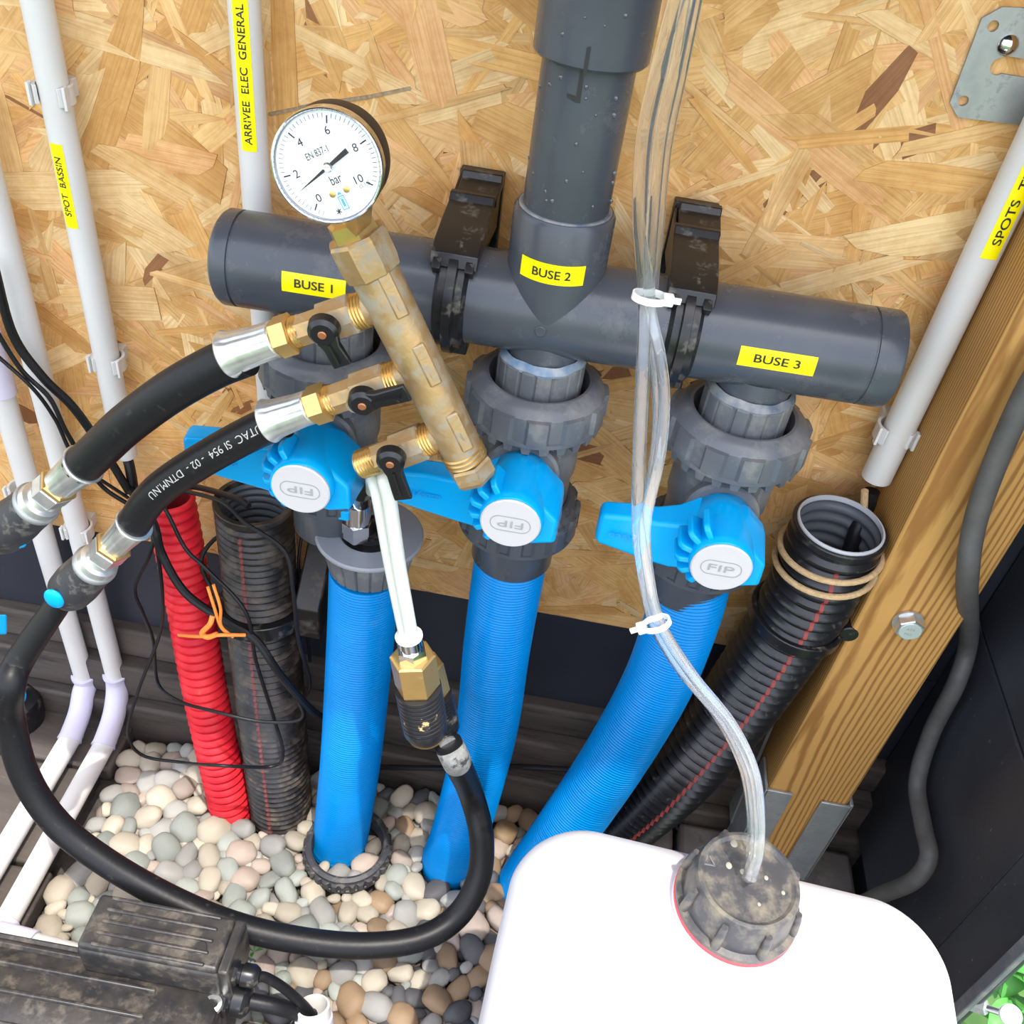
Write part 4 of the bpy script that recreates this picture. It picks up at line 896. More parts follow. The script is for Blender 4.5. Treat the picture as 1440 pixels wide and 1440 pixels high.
# ================================================================ CORRUGATED DUCTS
def corr(path, r, amp, period, n=48, sharp=False):
    pts, L = resample(path, period/6)
    def f(s, T):
        x = (s/period) % 1; return r+amp*(1 if x < .5 else -1)*min(1, 4*min(x % .5, .5-(x % .5)))
    return pts, tube(pts, f, n, cap=False)
def lining(pts, r, depth, n=40):
    out = [p for p in pts[:int(depth/((pts[1]-pts[0]).length))]]
    return tube(out, r, n, cap=False)
def toprim(p0, p1, ro, ri): return ringtube(p0, p0+(p1-p0).normalized()*.006, ro, ri, 48)
# red
rp = smoothpath([P(238, 700, -.055), P(262, 820, -.065), P(290, 980, -.09), G(322, 1128, .005), G(326, 1140, -.02)], 12)
pts, g = corr(rp, .0230, .0021, .0112)
rd = thing('red_corrugated_duct', 'red corrugated duct rising from the pebbles beside the black one', 'duct', pts[-1]); mk('duct', g, m_red, rd)
mk('inner_lining', lining(pts, .0200, .05), M('dark_red_lining', (.2, .01, .012), .5), rd)
mk('top_rim', toprim(pts[0], pts[3], .0235, .0198), m_red, rd)
# left black
lp_ = smoothpath([P(357, 708, -.068), P(364, 800, -.07), P(378, 960, -.09), G(395, 1130, .005), G(397, 1145, -.02)], 12)
pts, g = corr(lp_, .0355, .0020, .0088, 56)
bd = thing('black_corrugated_duct', 'dusty black corrugated duct with open top below the left blue handle', 'duct', pts[-1]); mk('duct', g, m_corrd, bd)
_, g2 = corr(pts[:60], .0330, .0016, .0088, 48); mk('inner_lining', g2, m_inner2, bd)
mk('top_rim', toprim(pts[0]+(pts[0]-pts[3]).normalized()*.004, pts[3], .0375, .0325), m_corrd, bd)
def stripe(pts, r, ang_n, w, mat, parent, dash=True):
    v, f = [], []; pth = pts[8:]
    for i in range(len(pth)-1):
        p = pth[i]; t = (pth[i+1]-p).normalized(); n = ang_n-t*ang_n.dot(t); n.normalize(); b = n.cross(t)
        v += [p+n*r-b*w, p+n*r+b*w]
    for i in range(len(pth)-2): f.append((2*i, 2*i+1, 2*i+3, 2*i+2))
    return mk('red_stripe', (v, f, 1), mat, parent)
def ribstripe(pts, r, amp, period, n_, w, mat, parent):
    """short painted dashes sitting on the rib crests"""
    v, f = [], []; s = 0; st = (pts[1]-pts[0]).length
    for i in range(10, len(pts)-2):
        s = i*st; x = (s/period) % 1
        p = pts[i]; t = (pts[i+1]-p).normalized(); n = (n_-t*n_.dot(t)).normalized(); b = n.cross(t)
        rr = r+amp*(1 if x < .5 else -1)*min(1, 4*min(x % .5, .5-(x % .5)))+.0003
        v += [p+n*rr-b*w, p+n*rr+b*w]
    for i in range(len(v)//2-1): f.append((2*i, 2*i+1, 2*i+3, 2*i+2))
    return mk('red_stripe', (v, f, 1), mat, parent)
m_redl2 = M('dull_red_line', (.13, .022, .018), .5)
ribstripe(pts, .0355, .0020, .0088, V((-.05, -1, .1)), .0016, m_redl2, bd)
# its clamp
k_ = min(range(len(pts)), key=lambda i: abs(pts[i].z-P(370, 880, -.10).z))
c = pts[k_]; td = (pts[k_]-pts[k_-2]).normalized()
dcl = thing('duct_clamp', 'dusty black clamp round the left black corrugated duct, fixed to a bracket', 'clamp', (c.x, 0, c.z))
mk('ring', ringtube(c-td*.008, c+td*.008, .0465, .0375), m_blk, dcl)
mk('latch', bx(c.x+.030, c.x+.066, -.075, -.030, c.z-.005, c.z+.012), m_blk, dcl, bevel=.003)
mk('bracket_arm', prism([(c.x+.040, -.004, c.z+.085), (c.x+.040, -.030, c.z+.085), (c.x+.040, -.095, c.z+.030), (c.x+.040, -.095, c.z-.012), (c.x+.040, -.004, c.z-.012)], (.026, 0, 0)), m_corrd, dcl, bevel=.002)
mk('bracket_top', bx(c.x+.036, c.x+.075, -.045, -.002, c.z+.085, c.z+.098), m_blk, dcl, bevel=.002)
# right black
rp_ = smoothpath([P(1181, 741, -.075), P(1130, 850, -.073), P(1040, 985, -.07), P(950, 1090, -.075), G(872, 1160, .01), G(850, 1180, -.02)], 12)
pts, g = corr(rp_, .0385, .0029, .0122, 56)
rb_ = thing('black_corrugated_duct', 'wide black corrugated duct leaning against the post, wrapped in tan rope', 'duct', pts[-1]); mk('duct', g, m_corr, rb_)
_, g2 = corr(pts[:64], .0345, .0016, .0122, 48); mk('inner_lining', g2, m_inner2, rb_)
mk('top_rim', toprim(pts[0]+(pts[0]-pts[3]).normalized()*.002, pts[3], .0405, .0368), m_corr, rb_)
mk('cut_edge', toprim(pts[0]+(pts[0]-pts[3]).normalized()*.0045, pts[3], .0372, .0352), m_inner, rb_)
ribstripe(pts, .0385, .0029, .0122, V((-.02, -1, .35)), .0018, M('red_line', (.24, .03, .022), .5), rb_)
k_ = min(range(len(pts)), key=lambda i: (pts[i]-P(1118, 868, -.073)).length)
c = pts[k_]; td = (pts[k_+2]-pts[k_]).normalized()
dc2 = thing('duct_clamp', 'black clamp round the wide duct beside the wooden post', 'clamp', (c.x, 0, c.z))
mk('ring', ringtube(c-td*.006, c+td*.006, .0450, .0405), m_blk, dc2)
kp = c+V((.045, 0, .006)); mk('clamp_knuckle', cyl(kp+V((0, -.018, 0)), kp+V((0, .006, 0)), .009, 20, c=.001), m_blk, dc2)
mk('bracket_plate', prism([P(1170, 850, -.03), P(1192, 862, -.03), P(1172, 935, -.03), P(1160, 925, -.03)], (0, .0015, 0)), m_galv, dc2)
mk('bracket_edge', prism([P(1190, 862, -.03), P(1196, 864, -.03), P(1172, 932, -.03), P(1167, 930, -.03)], (0, -.012, 0)), m_galv, dc2)
# rope
def wrap(ptsA, s0, s1, n, r):
    out = []
    for i in range(n+1):
        q = s0+(s1-s0)*i/n; k = min(len(ptsA)-3, int(q)); p = ptsA[k].lerp(ptsA[k+1], q-k); t = (ptsA[k+1]-ptsA[k]).normalized(); x, y, _ = frame(t, V((1, 0, 0))); yield p+x*(r*cos(2*pi*2*i/n))+y*(r*sin(2*pi*2*i/n))
rope = list(wrap(pts, 11, 27, 80, .0430))
rope = smoothpath([P(1216, 690, -.045), P(1214, 730, -.045), P(1210, 762, -.05)], 6)
mk('rope_strand', tube(rope, .0032, 10), m_rope, label='tan rope hanging out of the white conduit into the wide duct', cat='rope')
tr = mk('tan_rope', tube(list(wrap(pts, 10, 27, 90, .0428)), .0028, 10), m_rope, label='tan rope wound twice round the top of the wide black duct', cat='rope')
kn = pts[13]+frame((pts[14]-pts[13]).normalized(), V((1, 0, 0)))[0]*.045
mk('knot', sphere(kn, .0062, s=(1, 1, 1.2)), m_rope, tr)
cb = smoothpath([P(1226, 690, -.032), P(1218, 715, -.035), P(1205, 745, -.048), P(1190, 790, -.06)], 8)
kb = mk('black_cable', tube(cb, .0070, 20), m_rub, label='black cable dropping from the SPOTS TERRASSE conduit into the wide duct', cat='cable')

# ================================================================ CABLES, STRING
def cable(pts, r, label, name='thin_cable', mat=None, n=10, group=None, sub=8):
    return mk(name, tube(smoothpath(pts, sub), r, n), mat or m_rub, label=label, cat='cable' if mat is None or mat is m_rub2 else 'string', group=group)
cable([P(-10, 370, -.05), P(18, 470, -.05), P(60, 530, -.05), P(105, 575, -.045), P(150, 640, -.04), P(182, 692, -.04)], .0042, 'thick black cable running down across the white conduits from the left edge', 'black_cable')
cable([P(178, 640, -.022), P(183, 660, -.03), P(188, 690, -.035)], .0052, 'short black cable leaving the SPOT BASSIN conduit', 'black_cable')
cable([P(-10, 458, -.06), P(30, 520, -.06), P(70, 560, -.06), P(95, 610, -.06), P(140, 680, -.05), P(185, 712, -.045)], .0022, 'thin black cable left of the thick one, passing behind the upper hose')
cable([P(-10, 495, -.065), P(45, 545, -.065), P(78, 590, -.06), P(110, 650, -.06), P(180, 700, -.045)], .0018, 'thinnest black wire crossing the leftmost conduits')
cable([P(185, 690, -.04), P(215, 735, -.10), P(228, 780, -.11), P(262, 835, -.12), P(320, 875, -.13), P(360, 900, -.135), P(395, 950, -.14), P(440, 1000, -.11), P(470, 1015, -.07)], .0042, 'black cable crossing in front of the red and the dusty black duct', 'black_cable')
cable([P(188, 690, -.035), P(250, 690, -.06), P(310, 705, -.10), P(345, 735, -.115), P(400, 775, -.12), P(412, 830, -.13), P(420, 900, -.13), P(436, 960, -.10), P(425, 985, -.09)], .0020, 'thin black cable looping over the open top of the dusty duct')
cable([P(190, 683, -.035), P(225, 705, -.10), P(260, 770, -.115), P(290, 800, -.12), P(345, 860, -.135), P(360, 930, -.13), P(385, 1010, -.13), P(398, 1060, -.14), P(380, 1078, -.14), P(300, 1076, -.17), G(255, 1072, .045), P(200, 1062, -.10), P(180, 1030, -.10), P(195, 970, -.09), P(225, 890, -.09), P(228, 830, -.10), P(217, 745, -.10)], .0019, 'thin black wire falling in a loop low over the gravel around both ducts')
cable([P(188, 688, -.03), P(215, 760, -.09), P(190, 825, -.09), P(200, 860, -.09), P(215, 900, -.08), P(222, 960, -.07), P(250, 985, -.11), P(300, 1000, -.14), P(370, 1015, -.14), P(424, 1010, -.13), P(412, 975, -.12), P(395, 955, -.12)], .0019, 'thin black wire with a kink left of the red duct')
cable([P(230, 688, -.04), P(270, 684, -.04), P(330, 700, -.09), P(350, 712, -.10)], .0030, 'black cable end passing behind the second hose towards the open duct', 'black_cable')
cable([P(330, 745, -.06), P(300, 760, -.06), P(283, 790, -.07), P(300, 830, -.08), P(330, 850, -.1)], .0022, 'short thin cable curving beside the dusty duct')
cable([P(425, 745, -.03), P(420, 800, -.05), P(430, 870, -.06), P(436, 930, -.06)], .0016, 'thin black wire right of the dusty duct')
cable([P(500, 1078, -.05), P(620, 1080, -.05), P(720, 1078, -.05), P(800, 1082, -.05)], .0035, 'black cable lying along the dark sleepers behind the blue hoses', 'black_cable')
os_ = cable([P(252, 893, -.115), P(280, 895, -.145), P(310, 893, -.15), P(345, 893, -.14)], .0018, 'orange string tied round the red duct', 'orange_string', m_orange)
mk('string_loop', tube(smoothpath([P(292, 825, -.14), P(300, 850, -.145), P(310, 880, -.145), P(322, 893, -.145)], 8), .0015, 8), m_orange, os_)
mk('string_loop', tube(smoothpath([P(300, 822, -.14), P(310, 855, -.145), P(311, 880, -.145), P(328, 896, -.145)], 8), .0015, 8), m_orange, os_)
mk('string_knot', tube(smoothpath([P(299, 866, -.145), P(295, 878, -.15), P(284, 890, -.15), P(292, 896, -.15), P(305, 892, -.15)], 6), .0026, 8), m_orange, os_)
# grey rubber cable on the right
def S(px, py, X):
    d = ray(px, py); return CAM+d*((X-CAM.x)/d.x)
rcable = [P(1475, 500, -.112), P(1440, 560, -.112), P(1400, 650, -.112), P(1370, 740, -.112), P(1360, 820, -.112), S(1362, 900, .425), S(1345, 960, .43), S(1310, 1030, .434), S(1290, 1100, .436), S(1298, 1160, .436), S(1306, 1205, .436), S(1285, 1238, .432), S(1240, 1258, .425), S(1205, 1275, .42)]
mk('grey_cable', tube(smoothpath(rcable, 12), .0088, 24), M('dusty_grey_rubber', (.075, .072, .068), .55, var=(.10, .095, .088), vscale=60, bump=.1), label='thick dusty grey cable winding down in front of the black side wall', cat='cable')

# ================================================================ CLEAR TUBES
tubes = [[(957, -20), (925, 100), (905, 200), (900, 300), (907, 418), (904, 520), (899, 640), (898, 745), (908, 820), (923, 878), (965, 948), (1020, 1015), (1052, 1080), (1062, 1150), (1061, 1200), (1052, 1236)],
         [(972, -20), (948, 100), (928, 200), (918, 310), (913, 418), (928, 500), (934, 560), (928, 640), (908, 735), (912, 810), (929, 878), (974, 950), (1028, 1018), (1060, 1085), (1068, 1150), (1066, 1200), (1056, 1236)],
         [(982, -20), (958, 100), (936, 210), (926, 320), (918, 420), (920, 500), (925, 590), (918, 660), (905, 735), (905, 800), (917, 872), (955, 940), (1008, 1005), (1044, 1075), (1056, 1140), (1056, 1190), (1049, 1232)]]
yent = G(1052, 1238, .468).y
tl = ['clear plastic tube on the left of the three, hanging in front of the manifold', 'clear plastic tube bulging furthest right below the upper cable tie', 'clear plastic tube between the two others, running to the jug cap']
for k, tp in enumerate(tubes):
    q = []
    CZ = P(1052, 1240, -.30)
    for (a, b) in tp:
        Y = -.205-.03*max(0, (418-b)/418) if b < 418 else -.205+(yent+.205)*max(0, (b-418)/820)**1.1
        Y += (-.0, -.005, .010)[k]
        q.append(P(a, b, Y))
    pth = smoothpath(q, 8)
    o = tube(pth, (.0042, .0036, .0032)[k], 18)
    t = mk('clear_tube', (o[0], o[1]), m_clear, label=tl[k], cat='tube', group='clear tubes into the jug')
    if k == 1: surftext(pth, 'UTAC 7x1004   SANS PHTALATE', .78, .0036, .125, .0040, m_ink, t, flipn=True)
for (px, py, Y, ang_, lab) in ((914, 418, -.207, -.05, 'white cable tie gathering the clear tubes in front of the manifold'), (923, 877, -.205+(yent+.205)*.56**1.1, -.25, 'white cable tie gathering the clear tubes in front of the right blue hose')):
    c = P(px, py, Y); d = V((sin(ang_)*-1, 0, 1)).normalized() if py < 600 else (P(955, 940, Y)-P(915, 850, Y)).normalized()
    t = thing('cable_tie', lab, 'cable tie', c)
    X, Y_, A = frame(d, rt); kx_ = .0098 if py < 600 else .0086
    prof = []
    def ov(r1, h):
        v, f = [], []; n = 28
        for i in range(n):
            th = 2*pi*i/n
            for (e, z) in ((0, -h), (.001, -h), (.001, h), (0, h)): v.append(c+X*((kx_+e)*cos(th))+Y_*((kx_*.62+e)*sin(th))+A*z)
        for i in range(n):
            for kk in range(4): f.append((i*4+kk, i*4+(kk+1) % 4, ((i+1) % n)*4+(kk+1) % 4, ((i+1) % n)*4+kk))
        return v, f
    mk('band', ov(.01, .0022), m_tie, t)
    s = 1 if py < 600 else -1
    mk('tie_head', box(c+X*((kx_+.001)*s), .0065, .006, .0065, (X, Y_, A)), m_tie, t, bevel=.0008)
    mk('tie_tail', box(c+X*((kx_+.0058)*s), .006, .0015, .0035, (X, Y_, A)), m_tie, t)

# ================================================================ JUG
JZ = .415
corners = [G(757, 1205, JZ), G(1265, 1290, JZ)]
ja = (corners[1]-corners[0]); print('JUG back edge', corners, ja.length)
bl, br_ = G(742, 1118, JZ), G(1345, 1262, JZ)
jx = V(((br_-bl).x, (br_-bl).y, 0)); JW = jx.length; jx.normalize(); jy = V((jx.y, -jx.x, 0))   # jy points towards the viewer
JD = .30; jc = bl+jx*(JW/2)+jy*(JD/2); jc.z = 0
def jug():
    v, f = [], []; n = 96; sec = []
    R = .055
    for k in range(9): a = pi/2*k/8; sec.append((R*.6*(1-cos(a)) if False else .012*(1-sin(a)), .012*(1-cos(a))))
    rings = [(.012, 0)]+[(.012*(1-sin(a)), .012*(1-cos(a))) for a in (pi/8, pi/4, 3*pi/8, pi/2)]
    for z in (.06, .062, .15, .152, .25, .252): rings.append((.0015 if z in (.06, .062, .15, .152) else 0, z))
    for k in range(1, 11): a = pi/2*k/10; rings.append((R*(1-cos(a)), JZ-R+R*sin(a)))
    rings.append((R+.03, JZ+.001)); rings.append((R+.06, JZ+.002))
    hx, hy = JW/2, JD/2; cr_ = .058
    for (ins, z) in rings:
        a, b = hx-ins, hy-ins; r = max(.02, cr_-ins*.6)
        for i in range(n):
            q = i/n*4; s = int(q); th = radians(90*(q))
            cx = (a-r)*(1 if s in (0, 3) else -1); cy = (b-r)*(1 if s in (0, 1) else -1)
            p = jc+jx*(cx+r*cos(th))-jy*(cy+r*sin(th)); v.append(V((p.x, p.y, z+.012)))
    m = len(rings)
    for k in range(m-1):
        for i in range(n): j = (i+1) % n; f.append((k*n+i, k*n+j, (k+1)*n+j, (k+1)*n+i))
    f.append(tuple(range(n))[::-1]); f.append(tuple((m-1)*n+i for i in range(n)))
    return v, f
jt = thing('white_jug', 'large white plastic jug in the foreground with a dusty grey screw cap', 'jug', jc)
mk('jug_body', jug(), m_jug, jt, ang=60)
jz = JZ+.014
cpos = G(1038, 1263, jz+.012); cpos.z = jz
RCp = rpx(G(1038, 1263, jz), 172)
mk('jug_neck', lathe(cpos+V((0, 0, -.010)), cpos+V((0, 0, .004)), [(0, RCp*1.05), (.004, RCp*1.03), (.010, RCp*1.0), (.014, RCp*.96)], 64), m_jug, jt)
mk('gasket', ringtube(cpos+V((0, 0, .003)), cpos+V((0, 0, .0075)), RCp*1.01, RCp*.7), m_redg, jt)
cap = thing('screw_cap', 'dusty grey screw cap on the white jug with clear tubes entering it', 'cap', cpos+V((0, 0, .008)))
c0 = cpos+V((0, 0, .007))
mk('cap_skirt', lathe(c0, c0+V((0, 0, .040)), [(0, RCp*1.0), (.004, RCp*1.0), (.005, RCp*.90), (.024, RCp*.85), (.030, RCp*.82), (.032, RCp*.80), (.0325, RCp*.74), (.0305, RCp*.68), (.0305, .002)], 72), m_cap, cap)
cap_obj = bpy.data.objects['cap_skirt']
for k in range(8):
    a = 2*pi*k/8+.35; d = V((cos(a), sin(a), 0)); p0 = c0+d*(RCp*.93)+V((0, 0, .004)); p1 = c0+d*(RCp*.87)+V((0, 0, .027))
    mk('grip_rib', tube([p0, p0.lerp(p1, .3), p0.lerp(p1, .7), p1], lambda s, T: .0034*(1-.35*(s/T)**4), 12), m_cap, cap)
for k, (a, r, s) in enumerate(((2.6, .35, .0022), (1.9, .62, .0026), (.3, .3, .0015), (2.2, .15, .0018), (-.2, .55, .0014), (1.2, .5, .0012), (-1.2, .4, .0012))):
    p = c0+V((cos(a)*RCp*r, sin(a)*RCp*r, .0308)); mk('dried_drop', sphere(p, s, 10, 6, (1, 1.2, .3)), M('dried_drop', (.30, .28, .22), .6), cap)
tp = [c0+V((-.62*RCp+.005*cos(a), .18*RCp+.005*sin(a), .0312)) for a in (pi/2, pi/2+2.094, pi/2+4.189)]
v_, f_ = [], []
for i in range(3):
    a, b = tp[i], tp[(i+1) % 3]; d = (b-a).normalized(); n_ = V((-d.y, d.x, 0))*.0006; q = len(v_); v_ += [a-n_, b-n_, b+n_, a+n_]; f_.append((q, q+1, q+2, q+3))
mk('recycling_mark', (v_, f_, 1), M('cap_mark', (.13, .13, .135), .5), cap, smooth=False)

# ================================================================ PUMP / BALLAST BOX
PZ_ = .150
b0, b1_, b2, b3 = G(139, 1253, PZ_), G(336, 1290, PZ_), G(308, 1368, PZ_), G(103, 1333, PZ_)
print('PUMP', [tuple(round(x, 3) for x in p) for p in (b0, b1_, b2, b3)])
bxd = (b1_-b0).normalized(); bw = ((b1_-b0).length+(b2-b3).length)/2; byd = V((bxd.y, -bxd.x, 0)); bd_ = abs((b3-b0).dot(byd)); bc_ = (b0+b1_+b2+b3)/4
bz0 = .098
pu = thing('ballast_box', 'dusty black ribbed electrical box with two cable glands at the lower left', 'electrical box', V((bc_.x, bc_.y, bz0)))
H_ = PZ_-bz0
mk('box_body', box(bc_-V((0, 0, H_/2+.003)), bw, bd_, H_-.006, (bxd, byd, V((0, 0, 1)))), m_pump, pu, bevel=.006, seg=4)
mk('lid', box(bc_-V((0, 0, .004)), bw-.004, bd_-.004, .010, (bxd, byd, V((0, 0, 1)))), m_pump, pu, bevel=.004, seg=4)
for k in range(5):
    q = -bd_/2+bd_*(k+.5)/5
    mk('lid_rib', box(bc_+byd*q+V((0, 0, .0018)), bw-.030, .0035, .003, (bxd, byd, V((0, 0, 1)))), m_pump, pu, bevel=.0012, seg=2)
for s, q in ((-1, -.3), (1, .28)):
    p = bc_+bxd*(s*(bw/2-.024))+byd*(q*bd_*.5); mk('lid_screw', cyl(p, p+V((0, 0, .0022)), .006, 20, c=.0005), m_pump, pu)
# end plate and glands
ep = bc_+bxd*(bw/2)-V((0, 0, H_*.5))
mk('end_plate', box(ep+bxd*.004+byd*.002, .010, bd_*.92, H_*1.15, (bxd, byd, V((0, 0, 1)))), m_pump, pu, bevel=.002)
def gland(name, A, d, r, par):
    mk(name, lathe(A, A+d*.012, [(0, r*1.02), (.001, r*1.12), (.010, r*1.12), (.012, r)], 6), m_blk, par, ang=20)
    mk(name, lathe(A+d*.012, A+d*.032, [(0, r*.8), (.003, r*.82), (.004, r*1.0), (.014, r*1.0), (.018, r*.80), (.020, r*.6)], 24), m_blk, par)
g1 = G(333, 1368, .125); g1d = bxd
gland('cable_gland', g1-bxd*.010, (bxd+V((0, 0, -.02))).normalized(), .0105, pu)
g2 = G(322, 1402, .085)
gland('cable_gland', g2-bxd*.010, (bxd+V((0, 0, -.02))).normalized(), .0165, pu)
# large ribbed housing below it
hc = G(150, 1420, .060)
hs1 = G(318, 1420, .065); 
hp = thing('pump_housing', 'long dusty black ribbed housing along the bottom left edge, below the ribbed box', 'pump housing', V((hc.x, hc.y, 0)))
hl = .42; hb = hs1-bxd*hl
def hsec(o, sx=1):
    out = []
    for a in range(0, 181, 12):
        t_ = radians(a); out.append(o+byd*(cos(t_)*-.066*sx)+V((0, 0, .020+sin(t_)*.050*sx)))
    return [o+byd*(-.066*sx)+V((0, 0, -.055))]+out+[o+byd*(.066*sx)+V((0, 0, -.055))]
hO = hs1+byd*.040; hO.z = .040
mk('housing_body', loft([hsec(hO-bxd*hl), hsec(hO-bxd*.02), hsec(hO-bxd*.006, .97), hsec(hO, .9)]), m_pump, hp, ang=40)
for a in range(20, 171, 22):
    t_ = radians(a); d_ = byd*(-cos(t_))+V((0, 0, sin(t_)))
    p = hO+byd*(cos(t_)*-.066)+V((0, 0, .020+sin(t_)*.050))-bxd*(hl/2+.03)
    mk('housing_rib', box(p+d_*.001, hl-.06, .004, .006, (bxd, d_.cross(bxd), d_)), m_pump, hp, bevel=.0012, seg=2)
mk('screw_boss', lathe(G(300, 1415, .095), G(300, 1415, .095)+V((0, 0, .008)), [(0, .0085), (.006, .0085), (.007, .005), (.004, .004)], 20), m_zinc, hp)
mk('gland_cable', tube(smoothpath([g1+bxd*.02, G(375, 1375, .120), G(400, 1390, .10), G(425, 1412, .07), G(436, 1424, .055)], 8), .0048, 16), m_rub, pu)
mk('gland_cable', tube(smoothpath([g2+bxd*.02, G(388, 1415, .078), G(420, 1424, .06), G(438, 1430, .045)], 8), .0078, 18), m_rub, pu)
# white duct end they enter
e0 = G(440, 1414, .066); ed = (G(430, 1460, .02)-e0).normalized()
we = thing('white_duct_end', 'open white pipe end with a lilac collar taking the black cables, bottom left', 'conduit', e0)
mk('tube', ringtube(e0, e0+V((.012, -.030, -.060)), .0165, .0142), m_cond, we)
mk('collar', ringtube(e0+V((.0024, -.006, -.012)), e0+V((.006, -.015, -.030)), .0185, .0160), m_lilac, we)
# low pale pipe crossing at the bottom left
f0, f1 = G(-60, 1303, .03), G(130, 1352, .03)
wp = thing('pale_pipe', 'pale pipe with a lilac coupling crossing low behind the black housing', 'conduit', f0)
mk('tube', cyl(f0, f1+(f1-f0)*.9, .0130), m_cond, wp)
m0 = G(18, 1325, .03); dd = (f1-f0).normalized(); mk('coupling', ringtube(m0-dd*.020, m0+dd*.022, .0165, .012), m_lilac, wp)
# blue knobs at the left edge
kx = G(28, 985, .045)
kb_ = thing('valve_knob', 'black round knob with a blue cap at the left edge, behind the looping hose', 'knob', kx-V((0, 0, .03)))
mk('knob_body', lathe(kx+V((-.010, 0, -.04)), kx+V((-.010, 0, .004)), [(0, .030), (.03, .032), (.04, .030), (.044, .024)], 36), m_blk, kb_)
mk('knob_cap', lathe(kx+V((-.012, -.004, .002)), kx+V((-.012, -.004, .010)), [(0, .021), (.004, .021), (.008, .017)], 32), m_handle, kb_)
lt = P(-12, 868, -.12)
hv_ = thing('lever_handle', 'bright blue lever handle tip entering at the left edge, below the quick couplings', 'lever', lt)
mk('handle_blade', loft([[P(a-40, b0_, Y_) for Y_ in (-.12, -.135) for b0_ in ((b-14, b+14) if Y_ == -.12 else (b+14, b-14))] for a, b in ((0, 880), (50, 878))]), m_handle, hv_, bevel=.002)

# ================================================================ CORNER PLANT AND BOLT
ld = bpy.data.objects['trim_7']
pc = S(1424, 1420, .535); 
pt_ = thing('garden_plant', 'green leafy plant outside the box at the bottom right corner', 'plant', V((pc.x+.03, pc.y, -.09)))
rnd = random.Random(5)
for k in range(60):
    o = V((pc.x+rnd.uniform(-.02, .08), pc.y+rnd.uniform(-.06, .06), pc.z+rnd.uniform(-.05, .03))); a = rnd.uniform(0, 2*pi); L = rnd.uniform(.03, .055); W = L*.42
    d = V((cos(a), sin(a), rnd.uniform(-.1, .5))).normalized(); s = d.cross(V((0, 0, 1))).normalized(); v, f = [], []
    m = 6
    for i in range(m+1):
        u = i/m; w_ = W*sin(pi*min(.98, u*.93+.05)); z = V((0, 0, .010*sin(pi*u)))
        v += [o+d*(L*u)-s*w_/2+z+V((0, 0, .003)), o+d*(L*u)+z, o+d*(L*u)+s*w_/2+z+V((0, 0, .003))]
    for i in range(m):
        for q in (0, 1): f.append((i*3+q, i*3+q+1, i*3+q+4, i*3+q+3))
    mk('leaf', (v, f, 1), m_leaf, pt_)
mk('stem', tube(smoothpath([V((pc.x+.03, pc.y, -.09)), V((pc.x+.035, pc.y+.01, .0)), V((pc.x+.05, pc.y, pc.z-.04))], 6), .003, 8), m_leaf, pt_)
b_ = S(1421, 1428, .47)
tb = thing('thumb_bolt', 'pale round-headed bolt sticking out by the plant at the bottom right corner', 'bolt', b_)
dB = (S(1370, 1412, .45)-b_).normalized()
nB = (CAM-b_).normalized()
mk('bolt_cap', lathe(b_-nB*.001, b_+nB*.004, [(0, .0085), (.003, .0092), (.005, .008)], 28), M('pale_cap', (.60, .63, .60), .35), tb)
mk('shank', cyl(b_, b_+dB*.020, .003), m_chrome, tb)
mk('nut', lathe(b_+dB*.020, b_+dB*.034, [(0, .0065), (.014, .0065)], 6), m_galv, tb, smooth=False)

# ================================================================ PEBBLES
def ico(sub):
    bm = bmesh.new(); bmesh.ops.create_icosphere(bm, subdivisions=sub, radius=1); v = [p.co.copy() for p in bm.verts]; f = [tuple(q.index for q in p.verts) for p in bm.faces]; bm.free(); return v, f
IV, IF = ico(2)
IV3, IF3 = ico(3)
rnd = random.Random(11)
def shape(sd, big=False):
    r = random.Random(sd); a, b, c = 1.0, r.uniform(.62, .9), r.uniform(.42, .66); o = V((r.uniform(0, 50),)*3); V_, F_ = (IV3, IF3) if big else (IV, IF)
    out = []
    for p in V_:
        k = 1+.16*noise.noise(p*1.1+o)+.05*noise.noise(p*2.7+o)
        e = .88; q = V((math.copysign(abs(p.x)**e, p.x), math.copysign(abs(p.y)**e, p.y), math.copysign(abs(p.z)**e, p.z)))*k
        out.append(V((q.x*a, q.y*b, q.z*c)))
    return out
SH = [shape(s) for s in range(14)]; SHB = [shape(s, True) for s in range(14)]
regions = []      # rectangles of open gravel: x0,x1,y0,y1
X0, X1, Y0, Y1 = -.475, .235, -.60, .0
def blocked(x, y, r):
    for (ox, oy, orr) in OBS:
        if (x-ox)**2+(y-oy)**2 < (orr+r*.55)**2: return True
    if x < -.462+r*.5: return True
    if -.21 < x < .10 and -.425 < y < -.347: return True
    if x < -.295 and -.36 < y < -.32: return True
    if x > .095-r*.6 and y > -.14-r*.5: return True
    if x > .225: return True
    if y > -.048-r*.7: return True
    jxl, jyl = (V((x, y, 0))-jc).dot(jx), (V((x, y, 0))-jc).dot(jy)
    if abs(jxl) < JW/2-.02 and abs(jyl) < JD/2-.02: return True
    return False
OBS = [(p.x, p.y, r) for p, r in ((G(479, 1180, 0), .033), (G(632, 1205, 0), .033), (G(742, 1238, 0), .034), (G(323, 1131, 0), .024), (G(395, 1132, 0), .037))]
RO = V((rc.x, rc.y, 0))
pb = []
